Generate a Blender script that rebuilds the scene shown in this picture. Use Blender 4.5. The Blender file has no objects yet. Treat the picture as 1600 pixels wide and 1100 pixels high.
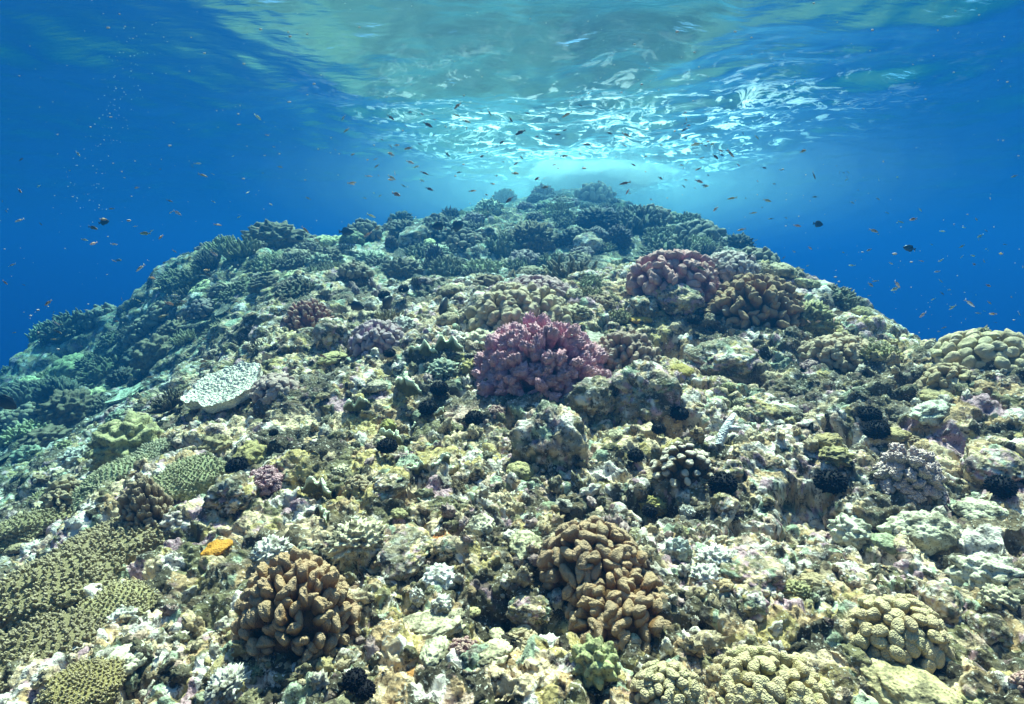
import bpy, bmesh, math
import numpy as np
from mathutils import Vector, Matrix

# ------------------------------------------------------------------ camera, sky, sun, exposure
S = bpy.context.scene
COL = S.collection
PITCH = math.radians(8.9)
FPX = 953.4                                   # focal length in photo pixels (1600 wide)
cam_d = bpy.data.cameras.new("camera")
cam_d.sensor_width = 36.0
cam_d.lens = 36.0 * FPX / 1600.0
cam_d.clip_start = 0.02
cam_d.clip_end = 400.0
cam = bpy.data.objects.new("camera", cam_d)
COL.objects.link(cam)
cam.location = (0, 0, 0)
cam.rotation_euler = (math.pi / 2 - PITCH, 0, 0)
S.camera = cam

SUN_EL, SUN_AZ = math.radians(62), math.radians(14)      # azimuth measured from +Y towards +X
world = bpy.data.worlds.new("World")
S.world = world
world.use_nodes = True
nt = world.node_tree
bg = nt.nodes["Background"]
sky = nt.nodes.new("ShaderNodeTexSky")
sky.sky_type = 'NISHITA'
sky.sun_disc = False
sky.sun_elevation = SUN_EL
sky.sun_rotation = SUN_AZ
nt.links.new(sky.outputs[0], bg.inputs[0])
bg.inputs[1].default_value = 0.07

sun_d = bpy.data.lights.new("sun", 'SUN')
sun_d.energy = 5.0
sun_d.angle = math.radians(0.5)
sun_d.color = (1.0, 0.74, 0.54)
sun = bpy.data.objects.new("sun", sun_d)
COL.objects.link(sun)
sdir = Vector((math.sin(SUN_AZ) * math.cos(SUN_EL), math.cos(SUN_AZ) * math.cos(SUN_EL), math.sin(SUN_EL)))
sun.rotation_euler = (-sdir).to_track_quat('-Z', 'Y').to_euler()

S.view_settings.view_transform = 'Standard'
S.view_settings.look = 'None'
S.view_settings.exposure = 2.05
S.view_settings.gamma = 1.0
S.cycles.volume_bounces = 2
S.cycles.max_bounces = 10
S.cycles.diffuse_bounces = 3
S.cycles.glossy_bounces = 3
S.cycles.transparent_max_bounces = 12
S.cycles.sample_clamp_indirect = 6.0
S.cycles.caustics_reflective = False
S.cycles.caustics_refractive = False

SURF_Z = 1.60                                  # mean height of the sea surface above the camera
rng = np.random.default_rng(11)
CP, SP = math.cos(PITCH), math.sin(PITCH)


def ray(px, py):
    a, b = (px - 800.0) / FPX, (550.0 - py) / FPX
    return np.array([a, CP + b * SP, -SP + b * CP])


def at(px, py, depth):
    return ray(px, py) * depth


# ------------------------------------------------------------------ noise in numpy
def _hash(ix, iy, iz, seed):
    h = (ix.astype(np.uint32) * np.uint32(374761393) + iy.astype(np.uint32) * np.uint32(668265263)
         + iz.astype(np.uint32) * np.uint32(2147483647 - 1013) + np.uint32(seed * 7919 + 17))
    h ^= h >> np.uint32(13)
    h *= np.uint32(1274126177)
    h ^= h >> np.uint32(16)
    h *= np.uint32(2246822519)
    h ^= h >> np.uint32(15)
    return h


def _f(h):
    return (h & np.uint32(0xFFFFFF)).astype(np.float32) / np.float32(0xFFFFFF)


def vnoise(P, freq, seed=0):
    """value noise in -1..1"""
    Q = P.astype(np.float32) * np.float32(freq)
    I = np.floor(Q)
    T = Q - I
    I = I.astype(np.int32)
    T = T * T * T * (T * (T * 6 - 15) + 10)
    out = np.zeros(len(P), np.float32)
    for dx in (0, 1):
        wx = T[:, 0] if dx else 1 - T[:, 0]
        for dy in (0, 1):
            wy = T[:, 1] if dy else 1 - T[:, 1]
            for dz in (0, 1):
                wz = T[:, 2] if dz else 1 - T[:, 2]
                out += wx * wy * wz * _f(_hash(I[:, 0] + dx, I[:, 1] + dy, I[:, 2] + dz, seed))
    return out * 2 - 1


def fbm(P, freq, seed=0, octv=4, gain=0.5):
    o = np.zeros(len(P), np.float32)
    a = 1.0
    for k in range(octv):
        o += a * vnoise(P + 3.7 * k, freq * (2.03 ** k), seed + k * 13)
        a *= gain
    return o


def worley(P, freq, seed=0):
    """F1, F2 and a random number per cell"""
    Q = P.astype(np.float32) * np.float32(freq)
    I = np.floor(Q).astype(np.int32)
    T = Q - I
    n = len(P)
    f1 = np.full(n, 9.0, np.float32)
    f2 = np.full(n, 9.0, np.float32)
    idn = np.zeros(n, np.float32)
    for dx in (-1, 0, 1):
        for dy in (-1, 0, 1):
            for dz in (-1, 0, 1):
                h = _hash(I[:, 0] + dx, I[:, 1] + dy, I[:, 2] + dz, seed)
                ox = _f(h)
                oy = _f(h * np.uint32(2654435761) >> np.uint32(7))
                oz = _f(h * np.uint32(40503) >> np.uint32(5))
                d = np.sqrt((dx + ox - T[:, 0]) ** 2 + (dy + oy - T[:, 1]) ** 2 + (dz + oz - T[:, 2]) ** 2)
                near = d < f1
                f2 = np.where(near, f1, np.minimum(f2, d))
                idn = np.where(near, _f(h * np.uint32(97531) >> np.uint32(3)), idn)
                f1 = np.where(near, d, f1)
    return f1, f2, idn


def sstep(a, b, x):
    t = np.clip((x - a) / (b - a), 0, 1)
    return t * t * (3 - 2 * t)


# ------------------------------------------------------------------ mesh and object helpers
def mesh_np(name, V, F, col=None, smooth=True):
    V = np.asarray(V, np.float32)
    if isinstance(F, np.ndarray):
        F = [F]
    F = [np.asarray(f, np.int32) for f in F if len(f)]
    me = bpy.data.meshes.new(name)
    me.vertices.add(len(V))
    me.vertices.foreach_set("co", V.ravel())
    loops = np.concatenate([f.ravel() for f in F])
    tot = np.concatenate([np.full(len(f), f.shape[1], np.int32) for f in F])
    start = np.concatenate([[0], np.cumsum(tot)[:-1]]).astype(np.int32)
    me.loops.add(len(loops))
    me.loops.foreach_set("vertex_index", loops)
    me.polygons.add(len(tot))
    me.polygons.foreach_set("loop_start", start)
    if smooth:
        me.polygons.foreach_set("use_smooth", np.ones(len(tot), bool))
    if col is not None:
        c = np.ones((len(V), 4), np.float32)
        c[:, :col.shape[1]] = col
        me.attributes.new("col", 'FLOAT_COLOR', 'POINT').data.foreach_set("color", c.ravel())
    me.update(calc_edges=True)
    me.validate()
    return me


def obj(name, me, mat=None, parent=None, loc=None, color=None):
    o = bpy.data.objects.new(name, me)
    COL.objects.link(o)
    if mat is not None and not me.materials:
        me.materials.append(mat)
    if parent is not None:
        o.parent = parent
    if loc is not None:
        o.location = Vector([float(v) for v in loc])
    if color is not None:
        o.color = (*color, 1.0)
    return o


def empty(name, loc):
    o = bpy.data.objects.new(name, None)
    o.empty_display_size = 0.05
    COL.objects.link(o)
    o.location = Vector([float(v) for v in loc])
    return o


def tag(o, label=None, cat=None, group=None, kind=None):
    if label: o["label"] = label
    if cat: o["category"] = cat
    if group: o["group"] = group
    if kind: o["kind"] = kind
    return o


def grid_faces(nr, nc, wrap=False):
    r = np.arange(nr - 1)[:, None]
    c = np.arange(nc if wrap else nc - 1)[None, :]
    c2 = (c + 1) % nc
    a = r * nc + c
    b = r * nc + c2
    d = (r + 1) * nc + c
    e = (r + 1) * nc + c2
    return np.stack([a, b, e, d], -1).reshape(-1, 4)


def ico(sub):
    bm = bmesh.new()
    bmesh.ops.create_icosphere(bm, subdivisions=sub, radius=1.0)
    V = np.array([v.co[:] for v in bm.verts], np.float32)
    F = np.array([[v.index for v in f.verts] for f in bm.faces], np.int32)
    bm.free()
    return V, F


ICO = {k: ico(k) for k in (2, 3, 4, 5, 6)}


def merge(parts):
    """parts: list of (V, [faces...], col) -> one V, faces by size, col"""
    Vs, Cs, Fs, n = [], [], {}, 0
    for V, F, C in parts:
        Vs.append(V)
        Cs.append(C)
        for f in (F if isinstance(F, list) else [F]):
            Fs.setdefault(f.shape[1], []).append(f + n)
        n += len(V)
    return np.concatenate(Vs), [np.concatenate(f) for f in Fs.values()], np.concatenate(Cs)


# ------------------------------------------------------------------ materials
def new_mat(name):
    m = bpy.data.materials.new(name)
    m.use_nodes = True
    t = m.node_tree
    t.nodes.clear()
    out = t.nodes.new("ShaderNodeOutputMaterial")
    return m, t, out


def N(t, kind, **kw):
    n = t.nodes.new(kind)
    for k, v in kw.items():
        if k.startswith("i_"):
            n.inputs[k[2:].replace("_", " ")].default_value = v
        else:
            setattr(n, k, v)
    return n


def mixc(t, a, b, fac, blend='MIX'):
    n = t.nodes.new("ShaderNodeMix")
    n.data_type = 'RGBA'
    n.blend_type = blend
    for sock, v in ((n.inputs[0], fac), (n.inputs[6], a), (n.inputs[7], b)):
        if hasattr(v, "is_output"):
            t.links.new(v, sock)
        else:
            sock.default_value = v if not isinstance(v, tuple) else (*v, 1.0)[:4]
    return n.outputs[2]


def ramp(t, src, stops):
    n = t.nodes.new("ShaderNodeValToRGB")
    e = n.color_ramp.elements
    while len(e) < len(stops):
        e.new(0.5)
    for k, (p, c) in enumerate(stops):
        e[k].position = p
        e[k].color = (c, c, c, 1) if not isinstance(c, tuple) else (*c, 1)
    t.links.new(src, n.inputs[0])
    return n.outputs[0]


def rock_material(name, near=1.0):
    """encrusted dead reef: the vertex colour carries the patches of algae and coral, the nodes add speckle and pits"""
    m, t, out = new_mat(name)
    L = t.links.new
    b = N(t, "ShaderNodeBsdfPrincipled", i_Roughness=0.85)
    b.inputs["Specular IOR Level"].default_value = 0.15
    at_ = N(t, "ShaderNodeAttribute", attribute_name="col")
    geo = N(t, "ShaderNodeNewGeometry")
    n1 = N(t, "ShaderNodeTexNoise", i_Scale=38.0, i_Detail=6.0, i_Roughness=0.72)
    n2 = N(t, "ShaderNodeTexNoise", i_Scale=120.0, i_Detail=4.0, i_Roughness=0.7)
    n3 = N(t, "ShaderNodeTexNoise", i_Scale=17.0, i_Detail=5.0, i_Roughness=0.75)
    v1 = N(t, "ShaderNodeTexVoronoi", i_Scale=95.0)
    for n in (n1, n2, n3, v1):
        L(geo.outputs["Position"], n.inputs["Vector"])
    c = at_.outputs["Color"]
    c = mixc(t, c, mixc(t, c, (0.075, 0.06, 0.045), 0.93), ramp(t, n1.outputs[0], [(0.53, 0.0), (0.615, 1.0)]))
    c = mixc(t, c, (0.78, 0.75, 0.66), ramp(t, n2.outputs[0], [(0.58, 0.0), (0.66, 0.85)]))
    c = mixc(t, c, (0.30, 0.17, 0.20), ramp(t, n3.outputs[0], [(0.58, 0.0), (0.68, 0.55)]))
    c = mixc(t, c, (0.035, 0.03, 0.025), ramp(t, v1.outputs["Distance"], [(0.10, 0.8), (0.22, 0.0)]))
    L(c, b.inputs["Base Color"])
    h1 = N(t, "ShaderNodeMath", operation='ADD')
    L(n1.outputs[0], h1.inputs[0])
    h2 = N(t, "ShaderNodeMath", operation='MULTIPLY')
    L(n2.outputs[0], h2.inputs[0])
    h2.inputs[1].default_value = 0.5
    L(h2.outputs[0], h1.inputs[1])
    h3 = N(t, "ShaderNodeMath", operation='MULTIPLY_ADD')
    L(v1.outputs["Distance"], h3.inputs[0])
    h3.inputs[1].default_value = 0.5
    L(h1.outputs[0], h3.inputs[2])
    bu = N(t, "ShaderNodeBump", i_Strength=0.9, i_Distance=0.012)
    L(h3.outputs[0], bu.inputs["Height"])
    L(bu.outputs[0], b.inputs["Normal"])
    L(b.outputs[0], out.inputs["Surface"])
    return m


def coral_material(name, scale, bump=0.7, dist=0.004, tipcol=(0.78, 0.72, 0.62), tipfac=0.34, dots=0.30, dark=0.0):
    """living coral: object colour, paler growing tips (red channel of the vertex colour), small polyps"""
    m, t, out = new_mat(name)
    L = t.links.new
    b = N(t, "ShaderNodeBsdfPrincipled", i_Roughness=0.7)
    b.inputs["Specular IOR Level"].default_value = 0.2
    oi = N(t, "ShaderNodeObjectInfo")
    at_ = N(t, "ShaderNodeAttribute", attribute_name="col")
    sep = N(t, "ShaderNodeSeparateColor")
    L(at_.outputs["Color"], sep.inputs[0])
    geo = N(t, "ShaderNodeNewGeometry")
    vo = N(t, "ShaderNodeTexVoronoi", i_Scale=scale)
    no = N(t, "ShaderNodeTexNoise", i_Scale=scale * 0.16, i_Detail=4.0, i_Roughness=0.65)
    L(geo.outputs["Position"], vo.inputs["Vector"])
    L(geo.outputs["Position"], no.inputs["Vector"])
    c = oi.outputs["Color"]
    c = mixc(t, c, mixc(t, c, (0.25, 0.25, 0.25), 1.0, 'MULTIPLY'), ramp(t, no.outputs[0], [(0.45, 0.0), (0.68, 0.45)]))
    tf = N(t, "ShaderNodeMath", operation='MULTIPLY')
    L(sep.outputs[0], tf.inputs[0])
    tf.inputs[1].default_value = tipfac
    c = mixc(t, c, tipcol, tf.outputs[0])
    c = mixc(t, c, mixc(t, c, (1.9, 1.85, 1.75), 1.0, 'MULTIPLY'), ramp(t, vo.outputs["Distance"], [(0.15, dots), (0.45, 0.0)]))
    if dark:
        c = mixc(t, c, mixc(t, c, (0.3, 0.27, 0.2), 1.0, 'MULTIPLY'), ramp(t, vo.outputs["Distance"], [(0.18, dark), (0.34, 0.0)]))
        n4 = N(t, "ShaderNodeTexNoise", i_Scale=30.0, i_Detail=6.0, i_Roughness=0.7)
        L(geo.outputs["Position"], n4.inputs["Vector"])
        c = mixc(t, c, (0.10, 0.085, 0.05), ramp(t, n4.outputs[0], [(0.47, 0.0), (0.60, 0.85)]))
    L(c, b.inputs["Base Color"])
    inv = N(t, "ShaderNodeMath", operation='SUBTRACT')
    inv.inputs[0].default_value = 1.0
    L(vo.outputs["Distance"], inv.inputs[1])
    bu = N(t, "ShaderNodeBump", i_Strength=bump, i_Distance=dist)
    L(inv.outputs[0], bu.inputs["Height"])
    L(bu.outputs[0], b.inputs["Normal"])
    L(b.outputs[0], out.inputs["Surface"])
    return m


def plain_material(name, col, rough=0.6, spec=0.3, attr=False, objcol=False):
    m, t, out = new_mat(name)
    L = t.links.new
    b = N(t, "ShaderNodeBsdfPrincipled", i_Roughness=rough)
    b.inputs["Specular IOR Level"].default_value = spec
    c = (*col, 1.0)
    if attr:
        c = N(t, "ShaderNodeAttribute", attribute_name="col").outputs["Color"]
    geo = N(t, "ShaderNodeNewGeometry")
    no = N(t, "ShaderNodeTexNoise", i_Scale=60.0, i_Detail=3.0)
    L(geo.outputs["Position"], no.inputs["Vector"])
    if objcol:
        c = mixc(t, c, N(t, "ShaderNodeObjectInfo").outputs["Color"], 1.0, 'MULTIPLY')
    c = mixc(t, c, mixc(t, c, (0.6, 0.6, 0.6), 1.0, 'MULTIPLY'), ramp(t, no.outputs[0], [(0.4, 0.0), (0.65, 0.7)]))
    L(c, b.inputs["Base Color"])
    L(b.outputs[0], out.inputs["Surface"])
    return m


M_REEF = rock_material("reef_rock")
M_BRANCH = coral_material("branching_coral", 400.0, bump=0.7, dist=0.004, tipcol=(0.76, 0.62, 0.44), tipfac=0.32)
M_BALL = coral_material("white_tipped_coral", 300.0, tipcol=(0.72, 0.62, 0.50), tipfac=0.85, dots=0.1)
M_PINK = coral_material("knobbly_coral", 260.0, bump=1.0, dist=0.006, tipcol=(0.88, 0.62, 0.64), tipfac=0.5)
M_DOME = coral_material("massive_coral", 170.0, bump=0.55, dist=0.004, tipfac=0.35, dots=0.0, dark=0.75)
M_FIRE = coral_material("fire_coral", 240.0, tipcol=(0.80, 0.84, 0.60), tipfac=0.95, dots=0.1)

# ------------------------------------------------------------------ the reef's ground
CTRL = [  # photo x, photo y, metres in front of the camera
    (0, 1100, 1.05), (400, 1100, 1.0), (800, 1100, 0.95), (1200, 1100, 0.95), (1600, 1100, 0.95),
    (-400, 1100, 1.15), (2000, 1100, 1.0),
    (0, 950, 1.40), (400, 950, 1.22), (800, 950, 1.18), (1200, 950, 1.16), (1600, 950, 1.15), (2000, 950, 1.2),
    (0, 800, 2.5), (130, 790, 2.15), (250, 800, 1.70), (500, 800, 1.56), (800, 800, 1.52), (1200, 800, 1.48), (1600, 800, 1.42),
    (0, 720, 3.7), (100, 700, 3.5), (190, 700, 2.75), (260, 700, 2.15), (500, 700, 1.92), (800, 700, 1.88), (1200, 700, 1.82), (1600, 680, 1.68),
    (0, 640, 5.2), (130, 630, 4.8), (220, 620, 4.2), (270, 640, 2.9), (330, 620, 2.6), (450, 620, 2.4), (800, 620, 2.22), (1200, 620, 2.15), (1500, 620, 1.95),
    (1600, 560, 2.0), (1540, 540, 2.1),
    (1400, 560, 2.55), (1300, 520, 2.75), (1180, 500, 2.85), (1050, 500, 2.85), (800, 520, 2.75), (500, 530, 2.95),
    (390, 560, 2.95), (310, 560, 4.2), (220, 560, 5.2), (120, 575, 5.7), (20, 585, 5.9),
    (180, 500, 6.2), (60, 545, 6.4), (210, 455, 6.0), (320, 440, 5.3), (330, 500, 4.6), (450, 450, 4.0), (600, 460, 3.7), (800, 465, 3.25), (1050, 440, 3.2),
    (1200, 435, 3.3), (1310, 460, 3.3), (1360, 500, 3.1),
    (330, 410, 5.5), (460, 392, 5.8), (600, 412, 5.5), (800, 412, 5.3), (940, 415, 5.2), (630, 442, 4.6), (800, 440, 4.5), (920, 442, 4.4), (1030, 400, 5.4), (1180, 410, 4.9),
    (550, 374, 7.0), (660, 372, 6.2), (800, 368, 6.3), (950, 372, 6.0), (1120, 380, 5.8), (1230, 425, 5.4),
    (640, 356, 8.2), (740, 340, 9.0), (850, 330, 8.0), (980, 332, 7.8), (1060, 350, 7.4),
    (890, 300, 9.6), (830, 314, 9.8), (950, 314, 9.2),
]
pts = [at(*c) for c in CTRL]
pts += [np.array(p, float) for p in [
    (-6.2, 4.2, -3.4), (-8.5, 4.5, -6.0), (-5.8, 7.0, -3.6), (-3.4, 9.0, -1.6), (-8.5, 9.0, -7.0), (-6, 2.0, -3.8), (-3.4, 1.5, -2.1),
    (-9, 1, -6.5), (-4, -1, -2.2), (0, -1.0, -0.85), (3.0, -1, -1.0),
    (-3.5, 12.0, -1.0), (-1, 12.5, 0.9), (1, 12.5, 1.0), (3, 12.0, 0.3), (0, 16, 0.6), (5, 14, -2), (-7, 15, -6),
    (3.2, 8.0, -0.2), (3.0, 6.0, -0.55), (2.65, 4.4, -0.85), (2.6, 3.3, -1.05), (3.4, 4.8, -2.0), (4.6, 6.5, -2.8), (3.6, 3.4, -2.2),
    (6.5, 4, -6.0), (6, 9, -5.0), (2.6, 2.6, -0.80), (3.6, 2.2, -1.6), (5.5, 1.5, -4.5), (3.4, 1.2, -1.0),
]]
PT = np.array(pts)


def _tps(r2):
    return np.where(r2 > 1e-12, 0.5 * r2 * np.log(np.maximum(r2, 1e-12)), 0)


_n = len(PT)
_d2 = ((PT[:, None, :2] - PT[None, :, :2]) ** 2).sum(-1)
_A = np.zeros((_n + 3, _n + 3))
_A[:_n, :_n] = _tps(_d2) + np.eye(_n) * 0.008
_A[:_n, _n] = 1
_A[:_n, _n + 1:] = PT[:, :2]
_A[_n:, :_n] = _A[:_n, _n:].T
_w = np.linalg.solve(_A, np.concatenate([PT[:, 2], np.zeros(3)]))
GX0, GX1, GY0, GY1, GS = -16.0, 13.0, -3.0, 20.0, 0.06
_gx = np.arange(GX0, GX1 + GS, GS)
_gy = np.arange(GY0, GY1 + GS, GS)
_X, _Y = np.meshgrid(_gx, _gy)
_Z = _w[_n] + _w[_n + 1] * _X + _w[_n + 2] * _Y
for k in range(_n):
    _Z += _w[k] * _tps((_X - PT[k, 0]) ** 2 + (_Y - PT[k, 1]) ** 2)
_Z = np.maximum(_Z, -12.5)
_Z = np.minimum(_Z, 1.25)


def base_h(x, y):
    x = np.atleast_1d(x); y = np.atleast_1d(y)
    fx = np.clip((x - GX0) / GS, 0, len(_gx) - 1.001)
    fy = np.clip((y - GY0) / GS, 0, len(_gy) - 1.001)
    i, j = fx.astype(int), fy.astype(int)
    u, v = fx - i, fy - j
    return (_Z[j, i] * (1 - u) * (1 - v) + _Z[j, i + 1] * u * (1 - v)
            + _Z[j + 1, i] * (1 - u) * v + _Z[j + 1, i + 1] * u * v)


PAL = np.array([
    (0.70, 0.54, 0.35),   # cream
    (0.80, 0.72, 0.64),   # bleached white
    (0.50, 0.39, 0.17),   # yellow green
    (0.50, 0.32, 0.36),   # mauve crust
    (0.50, 0.34, 0.19),   # tan
    (0.07, 0.06, 0.04),  # dark turf
    (0.19, 0.17, 0.09),   # olive
    (0.58, 0.41, 0.32),   # pinkish
    (0.36, 0.42, 0.30),   # pale green
], np.float32)


def reef_colour(P, far, ids):
    """patches of crust, turf and nodules: each nodule (ids) picks its own colour within a drifting mixture"""
    b1 = fbm(P, 0.9, 401, 3)
    b2 = fbm(P, 2.3, 402, 3)
    w = np.stack([
        0.36 + 0.25 * b1, 0.26 + 0.25 * b2, 0.10 - 0.30 * b2, 0.18 + 0.20 * b1, 0.16 + 0 * b1,
        0.20 - 0.25 * b1, 0.18 - 0.2 * b2, 0.07 + 0.1 * b2, 0.10 + 0.1 * far], -1)
    w[:, 0] *= 1 - 0.55 * far
    w[:, 1] *= 1 - 0.5 * far
    w[:, 3] *= 1 - 0.6 * far
    w[:, 7] *= 1 - 0.8 * far
    w[:, 6] += 0.3 * far
    w[:, 5] += 0.12 * far
    w = np.clip(w, 0.01, None)
    w /= w.sum(-1, keepdims=True)
    cw = np.cumsum(w, -1)
    k = np.minimum((ids[:, None] > cw).sum(-1), len(PAL) - 1)
    return PAL[k]


NT, NR = 1250, 1150
TH = np.linspace(math.radians(-72), math.radians(72), NT)
RR = np.concatenate([np.geomspace(0.55, 5.5, 900, endpoint=False), np.geomspace(5.5, 17.0, NR - 900)])
rr, tt = np.meshgrid(RR, TH, indexing='ij')
X = (rr * np.sin(tt)).ravel()
Y = (rr * np.cos(tt) ).ravel()
Rf = rr.ravel().astype(np.float32)
Zb = base_h(X, Y)
e = 0.05
nx = -(base_h(X + e, Y) - base_h(X - e, Y)) / (2 * e)
ny = -(base_h(X, Y + e) - base_h(X, Y - e)) / (2 * e)
Nn = np.stack([nx, ny, np.ones_like(nx)], -1)
Nn /= np.linalg.norm(Nn, axis=1, keepdims=True)
P = np.stack([X, Y, Zb], -1).astype(np.float32)
warp = np.stack([fbm(P, 2.5, s, 3) for s in (31, 32, 33)], -1)
PW = P + 0.10 * warp
farm = sstep(3.2, 5.0, Rf)
def grid_normals(V):
    G = V.reshape(NR, NT, 3)
    du = np.gradient(G, axis=1)
    dv = np.gradient(G, axis=0)
    n = np.cross(du, dv).reshape(-1, 3)
    return (n / np.maximum(np.linalg.norm(n, axis=1, keepdims=True), 1e-9)).astype(np.float32)


# first the lumps of the old reef, then nodules and pits on the faces those lumps have made
f1, f2, id1 = worley(PW, 2.6, 5)
d = (0.075 + 0.035 * farm) * (np.sqrt(np.clip(1 - (f1 / 0.95) ** 2, 0, 1)) - 0.55) * (0.35 + 0.65 * id1)
f1, f2, id2 = worley(PW + 0.03 * warp, 7.5, 6)
d += 0.034 * (np.sqrt(np.clip(1 - (f1 / 0.9) ** 2, 0, 1)) - 0.5) * (0.2 + 0.8 * id2)
d += 0.045 * fbm(P, 3.5, 51, 4, 0.5)
pit = fbm(P, 5.5, 61, 3)
d -= 0.10 * sstep(0.45, 0.9, pit)
d = np.where(Rf > 8.5, d * 0.8, d)
V1 = P + Nn.astype(np.float32) * d[:, None] + 0.03 * np.stack([fbm(P, 6, s, 2) for s in (81, 82)] + [np.zeros(len(P), np.float32)], -1)
N1 = grid_normals(V1)
PW2 = V1 + 0.02 * np.stack([fbm(V1, 14, s, 2) for s in (41, 42, 43)], -1)
f1, f2, id3 = worley(PW2, 22, 7)
nod = sstep(-0.45, 0.2, fbm(V1, 3.1, 71, 3))
d = 0.018 * (np.sqrt(np.clip(1 - (f1 / 0.8) ** 2, 0, 1)) - 0.4) * (0.2 + 0.8 * id3) * nod * (1 - 0.4 * farm)
f1b, f2b, id4 = worley(PW2, 56, 8)
d += 0.010 * (np.sqrt(np.clip(1 - (f1b / 0.8) ** 2, 0, 1)) - 0.4) * (1 - farm)
d += 0.016 * fbm(V1, 20, 52, 4, 0.6) * (1 - 0.5 * farm)
pit2 = fbm(V1, 15, 62, 2)
d -= 0.03 * sstep(0.5, 0.95, pit2) * (1 - 0.5 * farm)
V = V1 + N1 * d[:, None]
ids = np.where(fbm(V1, 6.0, 91, 2) > 0.0, id3, np.where(fbm(V1, 4.0, 92, 2) > 0.1, id2, id4))
colr = reef_colour(V1, farm, ids)
turf = sstep(0.19, 0.50, fbm(V1, 4.2, 95, 5, 0.65))
colr = colr * (1 - 0.85 * turf[:, None]) + np.array([0.085, 0.07, 0.045], np.float32) * 0.85 * turf[:, None]
colr = colr * (0.8 + 0.4 * id4)[:, None]
VZ = V[:, 2].reshape(NR, NT)
reef_me = mesh_np("reef", V, grid_faces(NR, NT)[:, ::-1], colr)
tag(obj("reef", reef_me, M_REEF), kind='structure')


def ground(x, y):
    r = math.hypot(x, y)
    th = math.atan2(x, y)
    j = int(np.clip(round((th - TH[0]) / (TH[1] - TH[0])), 0, NT - 1))
    i = int(np.clip(np.searchsorted(RR, r), 0, NR - 1))
    return float(VZ[i, j])


def ground_smooth(x, y, rad):
    z = [ground(x + rad * a, y + rad * b) for a, b in ((0, 0), (.6, 0), (-.6, 0), (0, .6), (0, -.6), (.4, .4), (-.4, .4), (.4, -.4), (-.4, -.4))]
    return float(np.mean(z))


def normal_at(x, y, e=0.12):
    n = Vector((-(base_h(x + e, y) - base_h(x - e, y))[0] / (2 * e), -(base_h(x, y + e) - base_h(x, y - e))[0] / (2 * e), 1.0))
    return n.normalized()


def hit(px, py):
    """where the line of sight through a photo pixel meets the reef"""
    dv = ray(px, py)
    t = 0.7
    while t < 14:
        p = dv * t
        if p[2] <= ground(p[0], p[1]):
            break
        t += 0.006 * t
    return dv * t, t


def to_px(p):
    x, y, z = p
    f = y * CP - z * SP
    u = y * SP + z * CP
    return 800 + FPX * x / f, 550 - FPX * u / f


# deep floor far below the reef
sfx = np.linspace(-60, 60, 60)
sx, sy = np.meshgrid(sfx, np.linspace(-40, 80, 60), indexing='ij')
sp = np.stack([sx.ravel(), sy.ravel(), np.full(sx.size, -13.0)], -1)
sp[:, 2] += 0.5 * fbm(sp, 0.15, 5, 3)
m_sand = plain_material("deep_sand", (0.35, 0.32, 0.26), 0.9, 0.1)
tag(obj("sea_floor", mesh_np("sea_floor", sp, grid_faces(60, 60)[:, ::-1]), m_sand), kind='structure')

# ------------------------------------------------------------------ sea surface seen from below
def axis(lo, hi, fine_lo, fine_hi, step, n_out):
    a = np.arange(fine_lo, fine_hi, step)
    l = fine_lo - np.geomspace(step, fine_lo - lo, n_out)[::-1]
    h = fine_hi + np.geomspace(step, hi - fine_hi, n_out)
    return np.concatenate([l, a, h])


wx = axis(-58, 58, -9, 9, 0.035, 60)
wy = axis(-38, 78, 3.0, 17, 0.035, 60)
WX, WY = np.meshgrid(wx, wy, indexing='ij')
WP = np.stack([WX.ravel(), WY.ravel(), np.zeros(WX.size)], -1)
wz = np.zeros(WX.size)
wr = np.random.default_rng(4)
for k in range(26):
    lam = 0.35 * (1.19 ** k) if k < 16 else wr.uniform(0.6, 3.5)
    lam = min(lam, 6.0)
    th = wr.normal(math.radians(80), 0.75)
    kk = 2 * math.pi / lam
    amp = 0.0062 * lam ** 0.88
    ph = wr.uniform(0, 6.28)
    wz += amp * np.sin(kk * (np.cos(th) * WP[:, 0] + np.sin(th) * WP[:, 1]) + ph + 1.3 * vnoise(WP, 0.35, 60 + k))
wz += 0.02 * fbm(WP, 2.2, 77, 3)
churn = np.exp(-(((WP[:, 0] - 1.2) / 2.6) ** 2 + ((WP[:, 1] - 10.5) / 3.0) ** 2))
wz += churn * 0.05 * fbm(WP, 1.6, 78, 4)
WP[:, 2] = SURF_Z + wz
fo = np.exp(-(((WP[:, 0] - 1.25 - 0.10 * (WP[:, 1] - 9)) / 2.45) ** 4 + ((WP[:, 1] - 10.8) / 4.2) ** 4))
fcol = np.stack([fo, churn, np.zeros_like(fo)], -1)
M_WATER, t, out = new_mat("water_surface")
L = t.links.new
geo = N(t, "ShaderNodeNewGeometry")
nz = N(t, "ShaderNodeTexNoise", i_Scale=9.0, i_Detail=3.0)
mp = N(t, "ShaderNodeMapping")
mp.inputs["Scale"].default_value = (0.6, 1.6, 1.0)
L(geo.outputs["Position"], mp.inputs[0])
L(mp.outputs[0], nz.inputs["Vector"])
bu = N(t, "ShaderNodeBump", i_Strength=0.3, i_Distance=0.03)
L(nz.outputs[0], bu.inputs["Height"])
dot = N(t, "ShaderNodeVectorMath", operation='DOT_PRODUCT')
L(bu.outputs[0], dot.inputs[0])
L(geo.outputs["Incoming"], dot.inputs[1])
ab = N(t, "ShaderNodeMath", operation='ABSOLUTE')
L(dot.outputs["Value"], ab.inputs[0])
win = N(t, "ShaderNodeMapRange", interpolation_type='SMOOTHSTEP')      # Snell's window: beyond 48 degrees the surface is a mirror
win.inputs["From Min"].default_value = 0.56
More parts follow.
